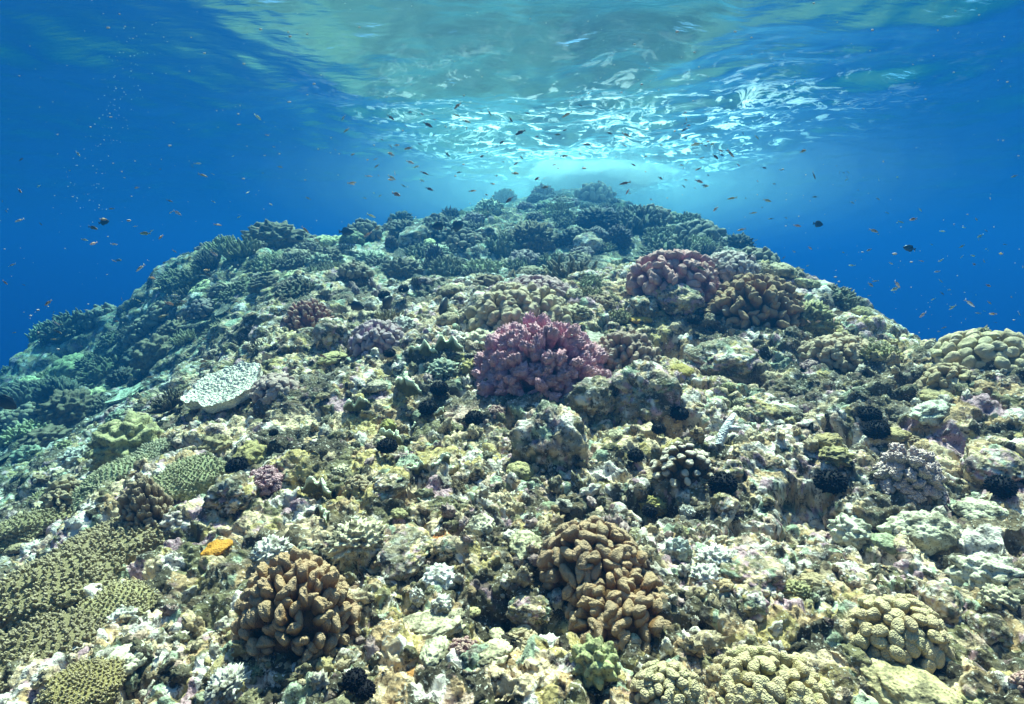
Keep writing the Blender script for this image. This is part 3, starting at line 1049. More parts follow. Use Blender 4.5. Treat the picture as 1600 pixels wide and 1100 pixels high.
for k, (px, py, w, lab) in enumerate([
    (636, 612, 62, "largest pale rimmed green fire coral blade left of the rose pink coral"),
    (662, 556, 44, "upright green fire coral blade behind the largest one"),
    (700, 548, 46, "yellowish fire coral blade with a frilled rim close to the rose pink coral"),
    (612, 690, 44, "cream rimmed fire coral blade leaning over a black urchin"),
    (652, 668, 26, "narrow upright pale green fire coral blade next to a black urchin"),
    (688, 648, 24, "smallest pale green fire coral blade between the black urchins"),
    (690, 728, 36, "thin fire coral blade with a long pale stripe of rim"),
    (655, 740, 38, "pale rimmed fire coral blade on brown turf below the other blades"),
    (496, 772, 52, "green lumpy fire coral blade above the large brown coral"),
    (508, 812, 40, "curled pale edged fire coral blade right behind the large brown coral"),
    (560, 640, 40, "low fire coral blade in yellow rubble left of the largest blade")]):
    single(px, py, w * 1.1, "fire_coral", FIRE[k % 6], M_FIRE, lab, "coral", (0.15, 0.135, 0.045), (1, 1, 1.0), "fire coral blades", sink=0.05, tilt=0.3, spin=(-0.4, 0.3, 0.1, -0.6, 1.2, 1.0, 1.3, 0.7, 0.2, -0.8, 0.5)[k], mark=False)
LANDMARKS.append((640, 640, "the fire coral blades", hit(640, 650)[0]))

NOD = [mk("massive_coral", nodule(20 + k, 5, (0.24, 0.34, 0.28, 0.42, 0.30, 0.20)[k], (1.9, 2.6, 3.4, 2.2, 4.5, 1.7)[k], 0.10)) for k in range(6)]
LOB = [mk("lobed_coral", lobes(40 + k, 7 + k)) for k in range(5)]
CRU = [mk("crust", crust(60 + k)) for k in range(4)]
for px, py, w, me, colr_, sq, lab, short in [
    (692, 578, 54, NOD[4], (0.36, 0.42, 0.32), (1, .8, .6), "pale green mound of brain coral just left of the rose pink coral", "the pale green brain coral"),
    (738, 576, 34, NOD[2], (0.40, 0.33, 0.12), (1, 1, .8), "small yellow brain coral tucked under the rose pink coral", ""),
    (720, 562, 36, NOD[4], (0.42, 0.36, 0.14), (1, .8, .5), "low yellow honeycomb coral above the small yellow brain coral", ""),
    (607, 666, 24, NOD[5], (0.38, 0.34, 0.09), (1, 1, .9), "little round mustard coral ball beside the fire coral", ""),
    (752, 822, 40, NOD[0], (0.74, 0.68, 0.50), (1, 1, .9), "cream white round coral ball in the middle of the slope", "the cream white ball"),
    (686, 906, 48, NOD[1], (0.74, 0.72, 0.68), (1, 1, .9), "chalky white round head between the two large brown corals", "the chalky white head"),
    (652, 932, 26, NOD[3], (0.70, 0.66, 0.60), (1, .7, 1), "chalky white knuckle just left of the white head", ""),
    (690, 948, 34, NOD[3], (0.74, 0.70, 0.62), (.7, 1, 1), "pale forked stub right below the chalky white head", ""),
    (822, 852, 62, NOD[0], (0.58, 0.54, 0.34), (1, .8, .6), "cream pitted honeycomb coral left of the upper brown coral", "the cream honeycomb coral"),
    (672, 978, 110, NOD[5], (0.60, 0.53, 0.36), (1, .6, .3), "flat cream honeycomb coral sheet right of the large brown coral", "the cream honeycomb sheet"),
    (680, 1020, 66, NOD[0], (0.62, 0.58, 0.40), (1, .6, .6), "smooth cream loaf shaped coral near the bottom edge", ""),
    (772, 1020, 80, LOB[0], (0.62, 0.55, 0.36), (1, .8, .5), "bulging cream honeycomb coral at the bottom centre", ""),
    (930, 1035, 62, NOD[3], (0.40, 0.42, 0.20), (1, 1, 1.1), "pointed yellow green stump below the lower brown coral", "the yellow green stump"),
    (340, 700, 44, NOD[1], (0.35, 0.28, 0.15), (1, 1, .9), "tan rounded head with a black hollow under it on the left", ""),
    (395, 715, 60, NOD[5], (0.44, 0.36, 0.15), (1, .8, .8), "ochre boulder coral overhanging a black hollow on the left", "the ochre boulder coral"),
    (280, 815, 46, NOD[1], (0.62, 0.52, 0.46), (1, 1, .9), "pinkish white lumpy head right of the dark brown coral", ""),
    (195, 1035, 100, LOB[1], (0.66, 0.62, 0.46), (1, .8, .7), "pale cream lobed coral near the lower left corner", "the pale cream lobes"),
    (1345, 966, 44, NOD[5], (0.50, 0.50, 0.54), (1, .8, .6), "smooth pale lilac grey blob left of the yellowish lobed coral", ""),
    (1058, 862, 38, NOD[3], (0.46, 0.50, 0.46), (.7, 1, 1.1), "pale blue grey soft lobe right of the upper brown coral", ""),
    (1020, 790, 40, NOD[4], (0.42, 0.36, 0.12), (1, .7, .7), "yellow honeycomb coral behind the upper brown coral", ""),
    (1462, 620, 60, LOB[2], (0.42, 0.33, 0.16), (1, .8, .5), "low yellow coral lumps right of two black urchins", ""),
    (1290, 690, 60, LOB[3], (0.44, 0.34, 0.16), (1, .8, .7), "yellow lumpy coral left of two black urchins", "the yellow lumps by the urchins"),
    (1395, 680, 56, LOB[4], (0.42, 0.32, 0.15), (1, .8, .6), "ochre lumpy coral right of the pair of urchins", ""),
    (1305, 712, 46, NOD[1], (0.38, 0.32, 0.14), (1, .9, .6), "olive yellow mound below the yellow lumps", ""),
    (1460, 645, 70, NOD[5], (0.60, 0.60, 0.48), (1, .7, .5), "pale smooth mound on the right slope above the urchins", ""),
    (1440, 830, 100, NOD[0], (0.66, 0.62, 0.46), (1, .7, .6), "broad bleached mound on the right slope", "the bleached mound"),
    (1330, 830, 62, NOD[1], (0.62, 0.60, 0.46), (1, .8, .7), "bleached lump left of the broad bleached mound", ""),
    (1530, 800, 90, LOB[1], (0.62, 0.58, 0.42), (1, .8, .6), "sunlit cream lobes near the right edge", "the sunlit lobes at right"),
    (1545, 900, 100, NOD[1], (0.68, 0.64, 0.50), (1, .7, .6), "large cream lump by the right edge", ""),
    (1430, 1085, 170, NOD[5], (0.58, 0.48, 0.26), (1, .6, .35), "wide smooth tan coral mound at the bottom right", "the wide tan mound"),
    (590, 605, 46, LOB[4], (0.54, 0.46, 0.34), (1, .8, .7), "beige lumps above the low fire coral blade", ""),
    (520, 560, 60, LOB[0], (0.50, 0.44, 0.20), (1, .8, .5), "yellow lumps below the reddish brown coral", ""),
    (1345, 490, 40, LOB[1], (0.48, 0.40, 0.18), (1, .8, .8), "golden lumps on the right skyline", ""),
    (1220, 425, 60, LOB[2], (0.50, 0.42, 0.26), (1, .8, .7), "cream tan lumps on the ridge right of the greyish lilac coral", ""),
    (1260, 445, 46, LOB[3], (0.48, 0.42, 0.22), (1, .8, .7), "yellowish lumps behind the golden brown coral", ""),
    (700, 500, 46, LOB[2], (0.48, 0.38, 0.24), (1, .8, .8), "beige knobs on the left foot of the tan coral", ""),
    (900, 490, 44, NOD[2], (0.48, 0.42, 0.26), (1, .8, .6), "cream low head right of the tan coral", ""),
]:
    single(px, py, w, "massive_coral", me, M_DOME, lab, "coral", colr_, sq, short=short, mark=bool(short))
for px, py, w, colr_, lab in [
    (338, 852, 52, (0.55, 0.25, 0.03), "bright orange encrusting sponge above the large brown coral"),
    (690, 838, 40, (0.40, 0.15, 0.05), "rust orange sponge crust in the middle of the slope"),
    (1000, 498, 34, (0.55, 0.33, 0.06), "yellow orange sponge crust right of the purplish brown coral"),
    (648, 1050, 34, (0.42, 0.20, 0.06), "small rust coloured sponge crust near the bottom edge"),
    (1066, 574, 44, (0.36, 0.27, 0.07), "mustard yellow sponge crust above a broad rock"),
]:
    single(px, py, w, "sponge", CRU[int(px) % 4], m_sponge, lab, "sponge", colr_, (1, .7, 1), mark=False, sink=0.35)
for k, (px, py, w, sq, lab, short) in enumerate([
    (866, 690, 132, (1, .9, 1.15), "large boulder encrusted with pale algae below the rose pink coral", "the grey boulder"),
    (1000, 610, 120, (1, .8, .8), "broad rock right of the grey boulder and below the purplish brown coral", "the broad rock"),
    (524, 524, 62, (1, 1, .95), "rounded rock between the reddish brown coral and the lilac coral", "the rounded rock"),
    (925, 625, 80, (1, .9, .9), "mottled rock wedged between the grey boulder and the broad rock", ""),
    (1130, 560, 130, (1, .7, .45), "low pitted rock slab below the golden brown coral", "the pitted slab"),
    (640, 860, 100, (1, .8, .5), "encrusted rock in front of the orange sponges", "the encrusted rock"),
    (370, 770, 90, (1, .8, .7), "crusted rock below the ochre boulder coral", ""),
    (1180, 900, 120, (1, .8, .5), "mottled rock right of the lower brown coral", "the mottled rock"),
    (780, 700, 70, (1, .8, .8), "rubble rock left of the grey boulder", ""),
    (1200, 640, 90, (1, .8, .5), "speckled low rock in the middle of the right slope", "the speckled rock"),
    (1545, 720, 110, (1, .7, .5), "low encrusted rock at the right edge", ""),
    (600, 760, 80, (1, .8, .5), "encrusted rock below the fire coral blades", ""),
    (1060, 470, 80, (1, .8, .6), "encrusted rock under the dusky pink coral on the ridge", ""),
    (830, 950, 70, (1, .8, .6), "rubble rock left of the lower brown coral", ""),
]):
    single(px, py, w, "rock", mk("rock", rock(k + 3)), M_REEF, lab, "rock", None, sq, short=short, mark=bool(short), sink=0.3)

# a dead branch and the black urchins
dp, dt = hit(1138, 692)
V, F = tube([(-0.055, -0.01, -0.01), (-0.02, 0, 0.012), (0.02, 0.012, 0.02), (0.055, 0.02, 0.028)], [0.011, 0.0125, 0.011, 0.006], 10)
Vb, Fb = tube([(0.0, 0, 0.015), (0.022, -0.006, 0.005), (0.04, -0.01, -0.004)], [0.009, 0.008, 0.004], 8)
dbv = merge([(V, F, np.zeros((len(V), 3))), (Vb, Fb, np.zeros((len(Vb), 3)))])
db = obj("dead_branch", mk("dead_branch", dbv), m_white, loc=dp + np.array([0, 0, 0.03]), color=(0.66, 0.66, 0.66))
db.rotation_euler = (0, -0.35, 0.5)
tag(db, "pale dead coral branch lying right of the white tipped coral", "dead coral")

m_urchin = plain_material("urchin_black", (0.005, 0.005, 0.009), 0.75, 0.12)


def urchin_meshes(seed):
    r_ = np.random.default_rng(seed)
    V, F = ICO[3]
    body = mesh_np("body", V * np.array([1, 1, 0.72]) * 0.86 * (1 + 0.03 * vnoise(V, 3, seed))[:, None], F)
    parts = []
    for dv in dome_dirs(240, seed, -0.55):
        dv = dv + r_.normal(0, 0.12, 3); dv /= np.linalg.norm(dv)
        b = dv * np.array([1, 1, 0.72]) * 0.83
        l_ = r_.uniform(0.10, 0.20)
        Vt, Ft = tube([b, b + dv * l_ * 0.6, b + dv * l_], [0.06, 0.055, 0.03], 5)
        parts.append((Vt, Ft, np.zeros((len(Vt), 3))))
    a = merge(parts)
    return body, mesh_np("spines", a[0], a[1])


URCHIN_AT = []
URCH = [urchin_meshes(k) for k in (3, 4)]
for k, (px, py, w, lab) in enumerate([
    (1127, 767, 46, "round black sea urchin right of the white tipped coral"),
    (1294, 765, 50, "large black sea urchin on the right slope below the yellow lumps"),
    (1060, 657, 30, "black sea urchin above the white tipped coral"),
    (1028, 680, 24, "small black urchin half hidden left of the one above white tipped coral"),
    (1356, 660, 36, "upper of two touching black urchins on the right slope"),
    (1366, 684, 40, "lower of two touching black urchins on the right slope"),
    (992, 722, 28, "purplish black urchin right of the grey boulder"),
    (1014, 808, 26, "small black urchin behind the upper brown coral"),
    (558, 1070, 40, "black urchin at the bottom edge right of the large brown coral"),
    (574, 1086, 34, "black urchin at the very bottom edge of the picture"),
    (665, 874, 22, "little black urchin above the chalky white head"),
    (688, 618, 30, "black urchin right of the largest fire coral blade"),
    (670, 648, 32, "black urchin between the narrow fire coral blades"),
    (742, 664, 32, "dark urchin in a hollow left of the grey boulder"),
    (607, 708, 34, "black urchin under the cream rimmed fire coral blade"),
    (611, 562, 20, "small black urchin left of the upright fire coral blade"),
    (1082, 510, 22, "small black urchin left of the golden brown coral"),
    (363, 762, 34, "black urchin deep in the hollow under the ochre boulder coral"),
    (376, 738, 36, "larger black urchin in the shade of the ochre boulder coral"),
    (602, 472, 20, "black urchin behind the lilac coral"),
    (632, 462, 18, "small dark urchin farther up behind the lilac coral"),
    (430, 685, 16, "tiny black urchin left of the yellow rubble"),
    (216, 682, 20, "little dark urchin on the left flank among pale corals"),
    (1555, 770, 44, "black urchin in a dark gap at the right edge"),
]):
    p, t_ = hit(px, py + 0.2 * w)
    R = 0.5 * w / FPX * t_
    root = empty("sea_urchin", p)
    tag(root, lab, "sea urchin", "black sea urchins on the reef")
    root.matrix_world = Matrix.Translation(Vector([float(v) for v in p]) + normal_at(p[0], p[1]) * R * 0.72 + Vector((0, -0.2 * R, 0.008 * t_))) @ rot_to(normal_at(p[0], p[1]), k * 1.3) @ Matrix.Scale(R, 4)
    OCC.append((p[0], p[1], R * 1.5))
    URCHIN_AT.append((p[0], p[1], R * 1.5))
    b_, s_ = URCH[k % 2]
    obj("body", b_, m_urchin, root)
    tag(obj("spines", s_, m_urchin, root), kind='stuff')

# --- olive finger corals of the left flank
THK = [mk("finger_coral", thicket(70 + k, 2600, 1.0, 0.42, 0.075, 0.024, spread=0.15)) for k in range(4)]
for k, (px, py, w, colr_, lab) in enumerate([
    (180, 842, 170, (0.27, 0.22, 0.12), "olive mound of crowded finger coral left of the dark brown coral"),
    (75, 905, 190, (0.25, 0.21, 0.11), "wide olive mound of finger coral at the left edge"),
    (60, 1010, 200, (0.21, 0.175, 0.09), "dark olive mound of finger coral in the lower left corner"),
    (180, 935, 120, (0.35, 0.30, 0.15), "pale olive finger coral above the pale cream lobes"),
    (300, 735, 110, (0.30, 0.31, 0.17), "olive grey finger coral left of the ochre boulder coral"),
    (180, 740, 110, (0.32, 0.34, 0.20), "greenish finger coral mound behind the dark brown coral"),
    (240, 705, 90, (0.36, 0.37, 0.25), "pale finger coral mound below the dark olive bush coral"),
    (40, 820, 120, (0.30, 0.26, 0.13), "olive finger coral mound below the brown coral at the left"),
    (130, 1065, 120, (0.27, 0.22, 0.09), "olive finger coral at the bottom edge left of the pale lobes"),
]):
    single(px, py, w, "finger_coral", THK[k % 4], M_BRANCH, lab, "coral", colr_, (1, 1, 1), "olive finger corals on the left flank", sink=0.42, tilt=0.8, mark=False)
LANDMARKS.append((90, 900, "the olive finger corals", hit(90, 900)[0]))

# ------------------------------------------------------------------ smaller corals and rocks all over the reef
def on_screen(x, y):
    z = ground(x, y)
    if y < 0.4:
        return None
    px, py = to_px((x, y, z))
    if not (-20 < px < 1620 and py < 1120):
        return None
    p, t_ = hit(px, py - 6)
    if abs(math.hypot(p[0], p[1]) - math.hypot(x, y)) > 0.12 * math.hypot(x, y):
        return None
    return px, py, z


SHAPES = {
    "clump": [mk("cauliflower_coral", clump(200 + k, 42 + 6 * k)) for k in range(4)],
    "thicket": [mk("finger_coral", thicket(210 + k, 170, 1.0, 0.5, 0.24, 0.06)) for k in range(4)],
    "bush": [mk("bush_coral", bush(220 + k, 26, 0.85, 0.055)) for k in range(3)],
    "dome": [mk("massive_coral", nodule(230 + k, 5, 0.30 + 0.05 * k, 3.0 + 1.5 * k, 0.14)) for k in range(4)],
    "lobes": [mk("lobed_coral", lobes(240 + k, 8 + k)) for k in range(4)],
    "plate": [mk("plate_coral", plate(250 + k, lobed=0.3)) for k in range(3)],
    "stone": [mk("rock", rock(260 + k, 4)) for k in range(6)],
}
KIND = {"clump": ("cauliflower_coral", "coral", "cauliflower coral"), "thicket": ("finger_coral", "coral", "finger coral"), "bush": ("bush_coral", "coral", "bushy coral"),
        "dome": ("massive_coral", "coral", "round coral head"), "lobes": ("lobed_coral", "coral", "lobed coral"), "plate": ("plate_coral", "coral", "plate coral"), "stone": ("rock", "rock", "rock")}
TINT = {
    "clump": [("mauve", (0.33, 0.20, 0.24)), ("brown", (0.22, 0.14, 0.07)), ("tan", (0.40, 0.31, 0.18)), ("pinkish", (0.40, 0.22, 0.22))],
    "thicket": [("olive", (0.26, 0.25, 0.11)), ("brownish", (0.20, 0.15, 0.08)), ("greenish", (0.26, 0.31, 0.18))],
    "bush": [("dark", (0.09, 0.075, 0.04)), ("khaki", (0.28, 0.24, 0.10))],
    "dome": [("cream", (0.58, 0.52, 0.36)), ("yellowish", (0.43, 0.40, 0.20)), ("pale green", (0.38, 0.43, 0.30)), ("white", (0.70, 0.67, 0.60))],
    "lobes": [("yellow", (0.44, 0.39, 0.19)), ("cream", (0.56, 0.50, 0.32)), ("tan", (0.40, 0.31, 0.18)), ("pale green", (0.38, 0.42, 0.26))],
    "plate": [("brown", (0.20, 0.16, 0.09)), ("pale", (0.50, 0.47, 0.36))],
    "stone": [("grey", (1, 1, 1))],
}
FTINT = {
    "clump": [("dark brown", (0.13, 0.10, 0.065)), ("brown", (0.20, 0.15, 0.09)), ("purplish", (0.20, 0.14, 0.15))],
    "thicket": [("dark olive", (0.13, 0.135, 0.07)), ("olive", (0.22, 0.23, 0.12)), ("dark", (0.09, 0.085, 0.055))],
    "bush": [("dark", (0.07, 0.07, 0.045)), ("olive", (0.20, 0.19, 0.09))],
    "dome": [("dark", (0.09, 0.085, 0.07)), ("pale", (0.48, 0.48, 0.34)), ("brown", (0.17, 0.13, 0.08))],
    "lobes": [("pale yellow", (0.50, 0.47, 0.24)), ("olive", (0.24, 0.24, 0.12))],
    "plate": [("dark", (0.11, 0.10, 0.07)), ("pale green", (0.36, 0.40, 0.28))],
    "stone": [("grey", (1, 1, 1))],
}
MATOF = {"clump": M_BRANCH, "thicket": M_BRANCH, "bush": M_BRANCH, "dome": M_DOME, "lobes": M_DOME, "plate": M_DOME, "stone": M_REEF}
USED = {}


def describe(px, py, desc, size):
    """words that place one small thing beside the landmark nearest to it"""
    order = sorted(LANDMARKS, key=lambda q: math.hypot((q[0] - px), (q[1] - py) * 1.4))
    def rel(q):
        dx, dy = px - q[0], py - q[1]
        if abs(dx) > 1.2 * abs(dy):
            return "left of" if dx < 0 else "right of"
        return "behind" if dy < 0 else "in front of"
    a, b, c = order[0], order[1], order[2]
    tries = [f"{size} {desc} {rel(a)} {a[2]}", f"{size} {desc} between {a[2]} and {b[2]}", f"{size} {desc} {rel(b)} {b[2]}",
             f"{size} {desc} {rel(a)} {a[2]}, higher up" , f"{size} {desc} {rel(c)} {c[2]}", f"{size} {desc} between {a[2]} and {c[2]}",
             f"{size} {desc} {rel(a)} {a[2]}, farther off", f"{size} {desc} between {b[2]} and {c[2]}"]
    for w_ in tries:
        if w_ not in USED and len(w_.split()) <= 16:
            USED[w_] = 1
            return w_
    return None


LANDMARKS += [(330, 400, "the dark bushes on the left skyline", None), (890, 290, "the reef crest", None), (560, 350, "the left skyline notch", None), (1190, 372, "the right skyline", None),
              (110, 490, "the pale left ledge", None), (690, 400, "the middle of the far slope", None), (1330, 470, "the right drop off", None), (40, 620, "the left edge slope", None),
              (930, 380, "the dark domes on the far slope", None), (1050, 345, "the right shoulder of the crest", None), (760, 325, "the left foot of the crest", None), (800, 1080, "the bottom centre edge", None)]
occupied = list(OCC)


def place(kind, x, y, R, tints, far, group, sq=(1, 1, 1), tint=None):
    s_ = on_screen(x, y)
    if s_ is None:
        return False
    px, py, z = s_
    r_ = rng
    name, cat, noun = KIND[kind]
    tn, tc = tint if tint else tints[kind][r_.integers(len(tints[kind]))]
    size = "large" if R > (0.22 if far else 0.075) else ("small" if R < (0.13 if far else 0.042) else "medium")
    lab = describe(px, py, f"{tn} {noun}", size)
    if lab is None:
        return False
    me = SHAPES[kind][r_.integers(len(SHAPES[kind]))]
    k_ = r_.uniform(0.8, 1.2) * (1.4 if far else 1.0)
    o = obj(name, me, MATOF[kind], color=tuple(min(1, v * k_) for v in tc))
    tilt = 0.85 if kind != "bush" else 0.5
    up = (normal_at(x, y) * tilt + Vector((0, 0, 1)) * (1 - tilt)).normalized()
    zz = ground_smooth(x, y, R * 0.7)
    sink = {"clump": 0.10, "thicket": 0.0, "bush": -0.05, "dome": 0.25, "lobes": 0.12, "plate": 0.32, "stone": 0.15}[kind]
    m = Matrix.Translation(Vector((x, y, zz)) + up * R * sink) @ rot_to(up, r_.uniform(0, 6.28))
    o.matrix_world = m @ Matrix.Diagonal((R * sq[0] * r_.uniform(0.9, 1.15), R * sq[1] * r_.uniform(0.8, 1.0), R * sq[2] * r_.uniform(0.8, 1.1), 1))
    tag(o, lab, cat, group)
    occupied.append((x, y, R))
    return True


def scatter(count, r0, r1, kinds, probs, size, tints, far, group, spread=0.9, power=1.0):
    done, tries = 0, 0
    while done < count and tries < count * 25:
        tries += 1
        u = rng.uniform()
        r = r0 * (r1 / r0) ** (u ** power)
        th = rng.uniform(-0.80, 0.80)
        x, y = r * math.sin(th), r * math.cos(th)
        R = rng.uniform(*size) * (1 if rng.uniform() < 0.7 else 1.5)
        if any((x - a) ** 2 + (y - b) ** 2 < (spread * (R + c)) ** 2 for a, b, c in occupied):
            continue
        k = kinds[rng.choice(len(kinds), p=probs)]
        sq = (1, 1, 1)
        if k == "dome": sq = (1, 1, 0.75)
        if k == "lobes": sq = (1, 1, 0.8)
        if k == "stone": sq = (1, 1, 0.8)
        if place(k, x, y, R, tints, far, group, sq):
            done += 1
    return done


# named dark bushes and domes farther off
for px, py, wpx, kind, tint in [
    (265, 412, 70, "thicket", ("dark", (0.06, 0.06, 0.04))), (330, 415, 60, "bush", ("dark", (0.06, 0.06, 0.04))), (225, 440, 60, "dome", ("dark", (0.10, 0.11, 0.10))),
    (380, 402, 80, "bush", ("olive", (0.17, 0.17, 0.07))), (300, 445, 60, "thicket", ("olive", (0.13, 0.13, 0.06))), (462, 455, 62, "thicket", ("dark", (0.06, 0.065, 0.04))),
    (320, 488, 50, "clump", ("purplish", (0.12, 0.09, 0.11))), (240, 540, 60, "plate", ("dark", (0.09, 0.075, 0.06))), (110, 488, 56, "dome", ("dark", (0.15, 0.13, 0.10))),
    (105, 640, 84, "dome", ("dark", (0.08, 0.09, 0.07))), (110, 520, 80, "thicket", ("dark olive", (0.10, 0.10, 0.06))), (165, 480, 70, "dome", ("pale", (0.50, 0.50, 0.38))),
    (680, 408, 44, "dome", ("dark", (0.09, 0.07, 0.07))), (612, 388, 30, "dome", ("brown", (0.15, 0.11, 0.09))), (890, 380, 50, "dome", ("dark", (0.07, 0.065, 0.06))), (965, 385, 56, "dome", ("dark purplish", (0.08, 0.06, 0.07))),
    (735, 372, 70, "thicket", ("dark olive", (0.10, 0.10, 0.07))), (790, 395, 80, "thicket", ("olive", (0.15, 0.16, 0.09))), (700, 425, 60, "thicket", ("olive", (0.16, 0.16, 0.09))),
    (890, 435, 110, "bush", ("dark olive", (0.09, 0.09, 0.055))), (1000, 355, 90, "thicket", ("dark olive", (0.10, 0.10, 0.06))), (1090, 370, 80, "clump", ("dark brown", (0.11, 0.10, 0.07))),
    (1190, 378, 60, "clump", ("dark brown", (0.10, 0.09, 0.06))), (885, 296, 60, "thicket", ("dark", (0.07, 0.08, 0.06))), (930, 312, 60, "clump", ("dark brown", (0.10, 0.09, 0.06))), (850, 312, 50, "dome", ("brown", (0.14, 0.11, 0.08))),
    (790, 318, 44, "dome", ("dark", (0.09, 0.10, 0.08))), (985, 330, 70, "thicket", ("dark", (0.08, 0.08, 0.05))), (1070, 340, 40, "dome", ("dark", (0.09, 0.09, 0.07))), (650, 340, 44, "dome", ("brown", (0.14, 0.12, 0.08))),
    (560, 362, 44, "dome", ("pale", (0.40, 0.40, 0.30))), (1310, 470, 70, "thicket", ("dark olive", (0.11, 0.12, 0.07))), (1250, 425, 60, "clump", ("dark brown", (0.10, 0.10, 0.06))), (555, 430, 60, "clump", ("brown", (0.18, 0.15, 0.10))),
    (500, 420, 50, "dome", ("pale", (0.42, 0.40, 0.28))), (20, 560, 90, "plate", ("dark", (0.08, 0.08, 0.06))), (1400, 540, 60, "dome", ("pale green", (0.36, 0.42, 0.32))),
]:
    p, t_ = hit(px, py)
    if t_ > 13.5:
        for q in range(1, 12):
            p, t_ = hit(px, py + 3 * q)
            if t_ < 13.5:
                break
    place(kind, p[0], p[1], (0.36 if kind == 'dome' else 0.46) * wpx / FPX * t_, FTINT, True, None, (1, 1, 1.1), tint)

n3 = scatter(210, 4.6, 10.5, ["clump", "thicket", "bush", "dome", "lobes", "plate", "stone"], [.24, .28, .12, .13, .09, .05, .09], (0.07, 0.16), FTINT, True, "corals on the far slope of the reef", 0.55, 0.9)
n2 = scatter(64, 2.5, 4.6, ["clump", "thicket", "bush", "dome", "lobes", "plate", "stone"], [.22, .20, .1, .14, .10, .04, .20], (0.04, 0.085), TINT, False, "small corals on the middle of the reef", 0.7)
n1 = scatter(95, 0.95, 2.5, ["clump", "thicket", "dome", "lobes", "stone"], [.06, .05, .32, .27, .30], (0.014, 0.036), TINT, False, "small corals on the near slope", 0.75)
print("scattered", n1, n2, n3)

# coral rubble and nodules crusting the near slope: past counting
rub = [lump_mesh("x", 300 + k, 3, 0.55, 0.30) for k in range(10)]
Vs, Fs, Cs, nn = [], [], [], 0
cnt = 5000
r_ = np.random.default_rng(77)
rad_ = np.exp(r_.uniform(math.log(0.75), math.log(4.2), cnt))
ang_ = r_.uniform(-0.85, 0.85, cnt)
pos = np.stack([rad_ * np.sin(ang_), rad_ * np.cos(ang_), np.zeros(cnt)], -1)
clus = fbm(pos, 2.2, 500, 3)
keep = clus > r_.uniform(-0.35, 0.75, cnt)
cols = reef_colour(pos * 1.0, sstep(3.2, 5, rad_), r_.uniform(0, 1, cnt) * 0.98)
UR = np.array(URCHIN_AT)
for k in np.where(keep)[0]:
    if ((UR[:, 0] - pos[k, 0]) ** 2 + (UR[:, 1] - pos[k, 1]) ** 2 < UR[:, 2] ** 2).any():
        continue
    V, F, _ = rub[k % 10]
    s_ = math.exp(r_.uniform(math.log(0.003), math.log(0.014))) * (0.75 + 0.35 * rad_[k])
    A = np.array(Matrix.Rotation(r_.uniform(0, 6.28), 3, Vector(r_.normal(0, 1, 3))))
    W = (V * np.array([1, r_.uniform(0.6, 1.0), r_.uniform(0.6, 2.0)]) * s_) @ A.T
    x, y = pos[k, 0], pos[k, 1]
    W = W + np.array([x, y, ground(x, y) + s_ * 0.35])
    Vs.append(W); Fs.append(F + nn); nn += len(V)
    Cs.append(np.repeat(((0.65 * cols[k] + 0.35 * np.array([0.34, 0.31, 0.2])) * r_.uniform(0.7, 1.2))[None, :], len(V), 0))
tag(obj("coral_rubble", mesh_np("coral_rubble", np.concatenate(Vs), np.concatenate(Fs), np.concatenate(Cs)), M_REEF), "loose nubs and rubble of coral crusting the slope", kind='stuff')

# ------------------------------------------------------------------ fish
m_fish = plain_material("fish_skin", (0.5, 0.5, 0.5), 0.4, 0.5, attr=True, objcol=True)


def loft(sec, ns=14):
    """sec: rows of x, half height, half width, z offset"""
    th = np.linspace(0, 2 * math.pi, ns, endpoint=False)
    V = np.concatenate([np.stack([np.full(ns, x), w * np.cos(th), z + h * np.sin(th)], -1) for x, h, w, z in sec])
    n = len(sec)
    return V, [grid_faces(n, ns, True)[:, ::-1], np.array([list(range(ns))]), np.array([[(n - 1) * ns + k for k in range(ns)][::-1]])]


def fin(outline, th=0.012):
    o = np.array(outline, float)
    n = len(o)
    V = np.concatenate([np.stack([o[:, 0], np.full(n, s * th), o[:, 1]], -1) for s in (1, -1)])
    k = np.arange(n)
    side = np.stack([k, (k + 1) % n, n + (k + 1) % n, n + k], -1)
    return V, [np.array([list(range(n))]), np.array([list(range(n, 2 * n))[::-1]]), side[:, ::-1]]


def small_fish(seed, slim):
    h = 0.17 if slim else 0.24
    sec = [(1.0, .01, .01, 0), (.93, .05, .035, 0), (.75, .7 * h, .07, 0), (.45, h, .10, 0), (.1, h * 1.02, .10, 0), (-.25, .75 * h, .07, 0), (-.5, .42 * h, .04, 0), (-.66, .24 * h, .02, 0)]
    V, F = loft(sec)
    z = V[:, 2] / h
    c = np.where(z[:, None] > 0.15, np.array([0.55, 0.30, 0.12]), np.array([0.75, 0.62, 0.5]))
    parts = [(V, F, c)]
    for ol, cc in [([(-.62, .03), (-1.0, .26), (-.84, 0), (-1.0, -.26), (-.62, -.03)], (0.6, 0.45, 0.3)),
                   ([(.5, h * .9), (.3, h * 1.45), (-.3, h * 1.25), (-.45, .5 * h), (0, h * .9)], (0.5, 0.3, 0.12)),
                   ([(.0, -h * .9), (-.15, -h * 1.4), (-.4, -h * .9), (-.4, -.5 * h)], (0.6, 0.42, 0.3))]:
        V, F = fin(ol)
        parts.append((V, F, np.repeat(np.array([cc]), len(V), 0)))
    return merge(parts)


SF = [mk("reef_fish", small_fish(1, True)), mk("reef_fish", small_fish(2, False))]


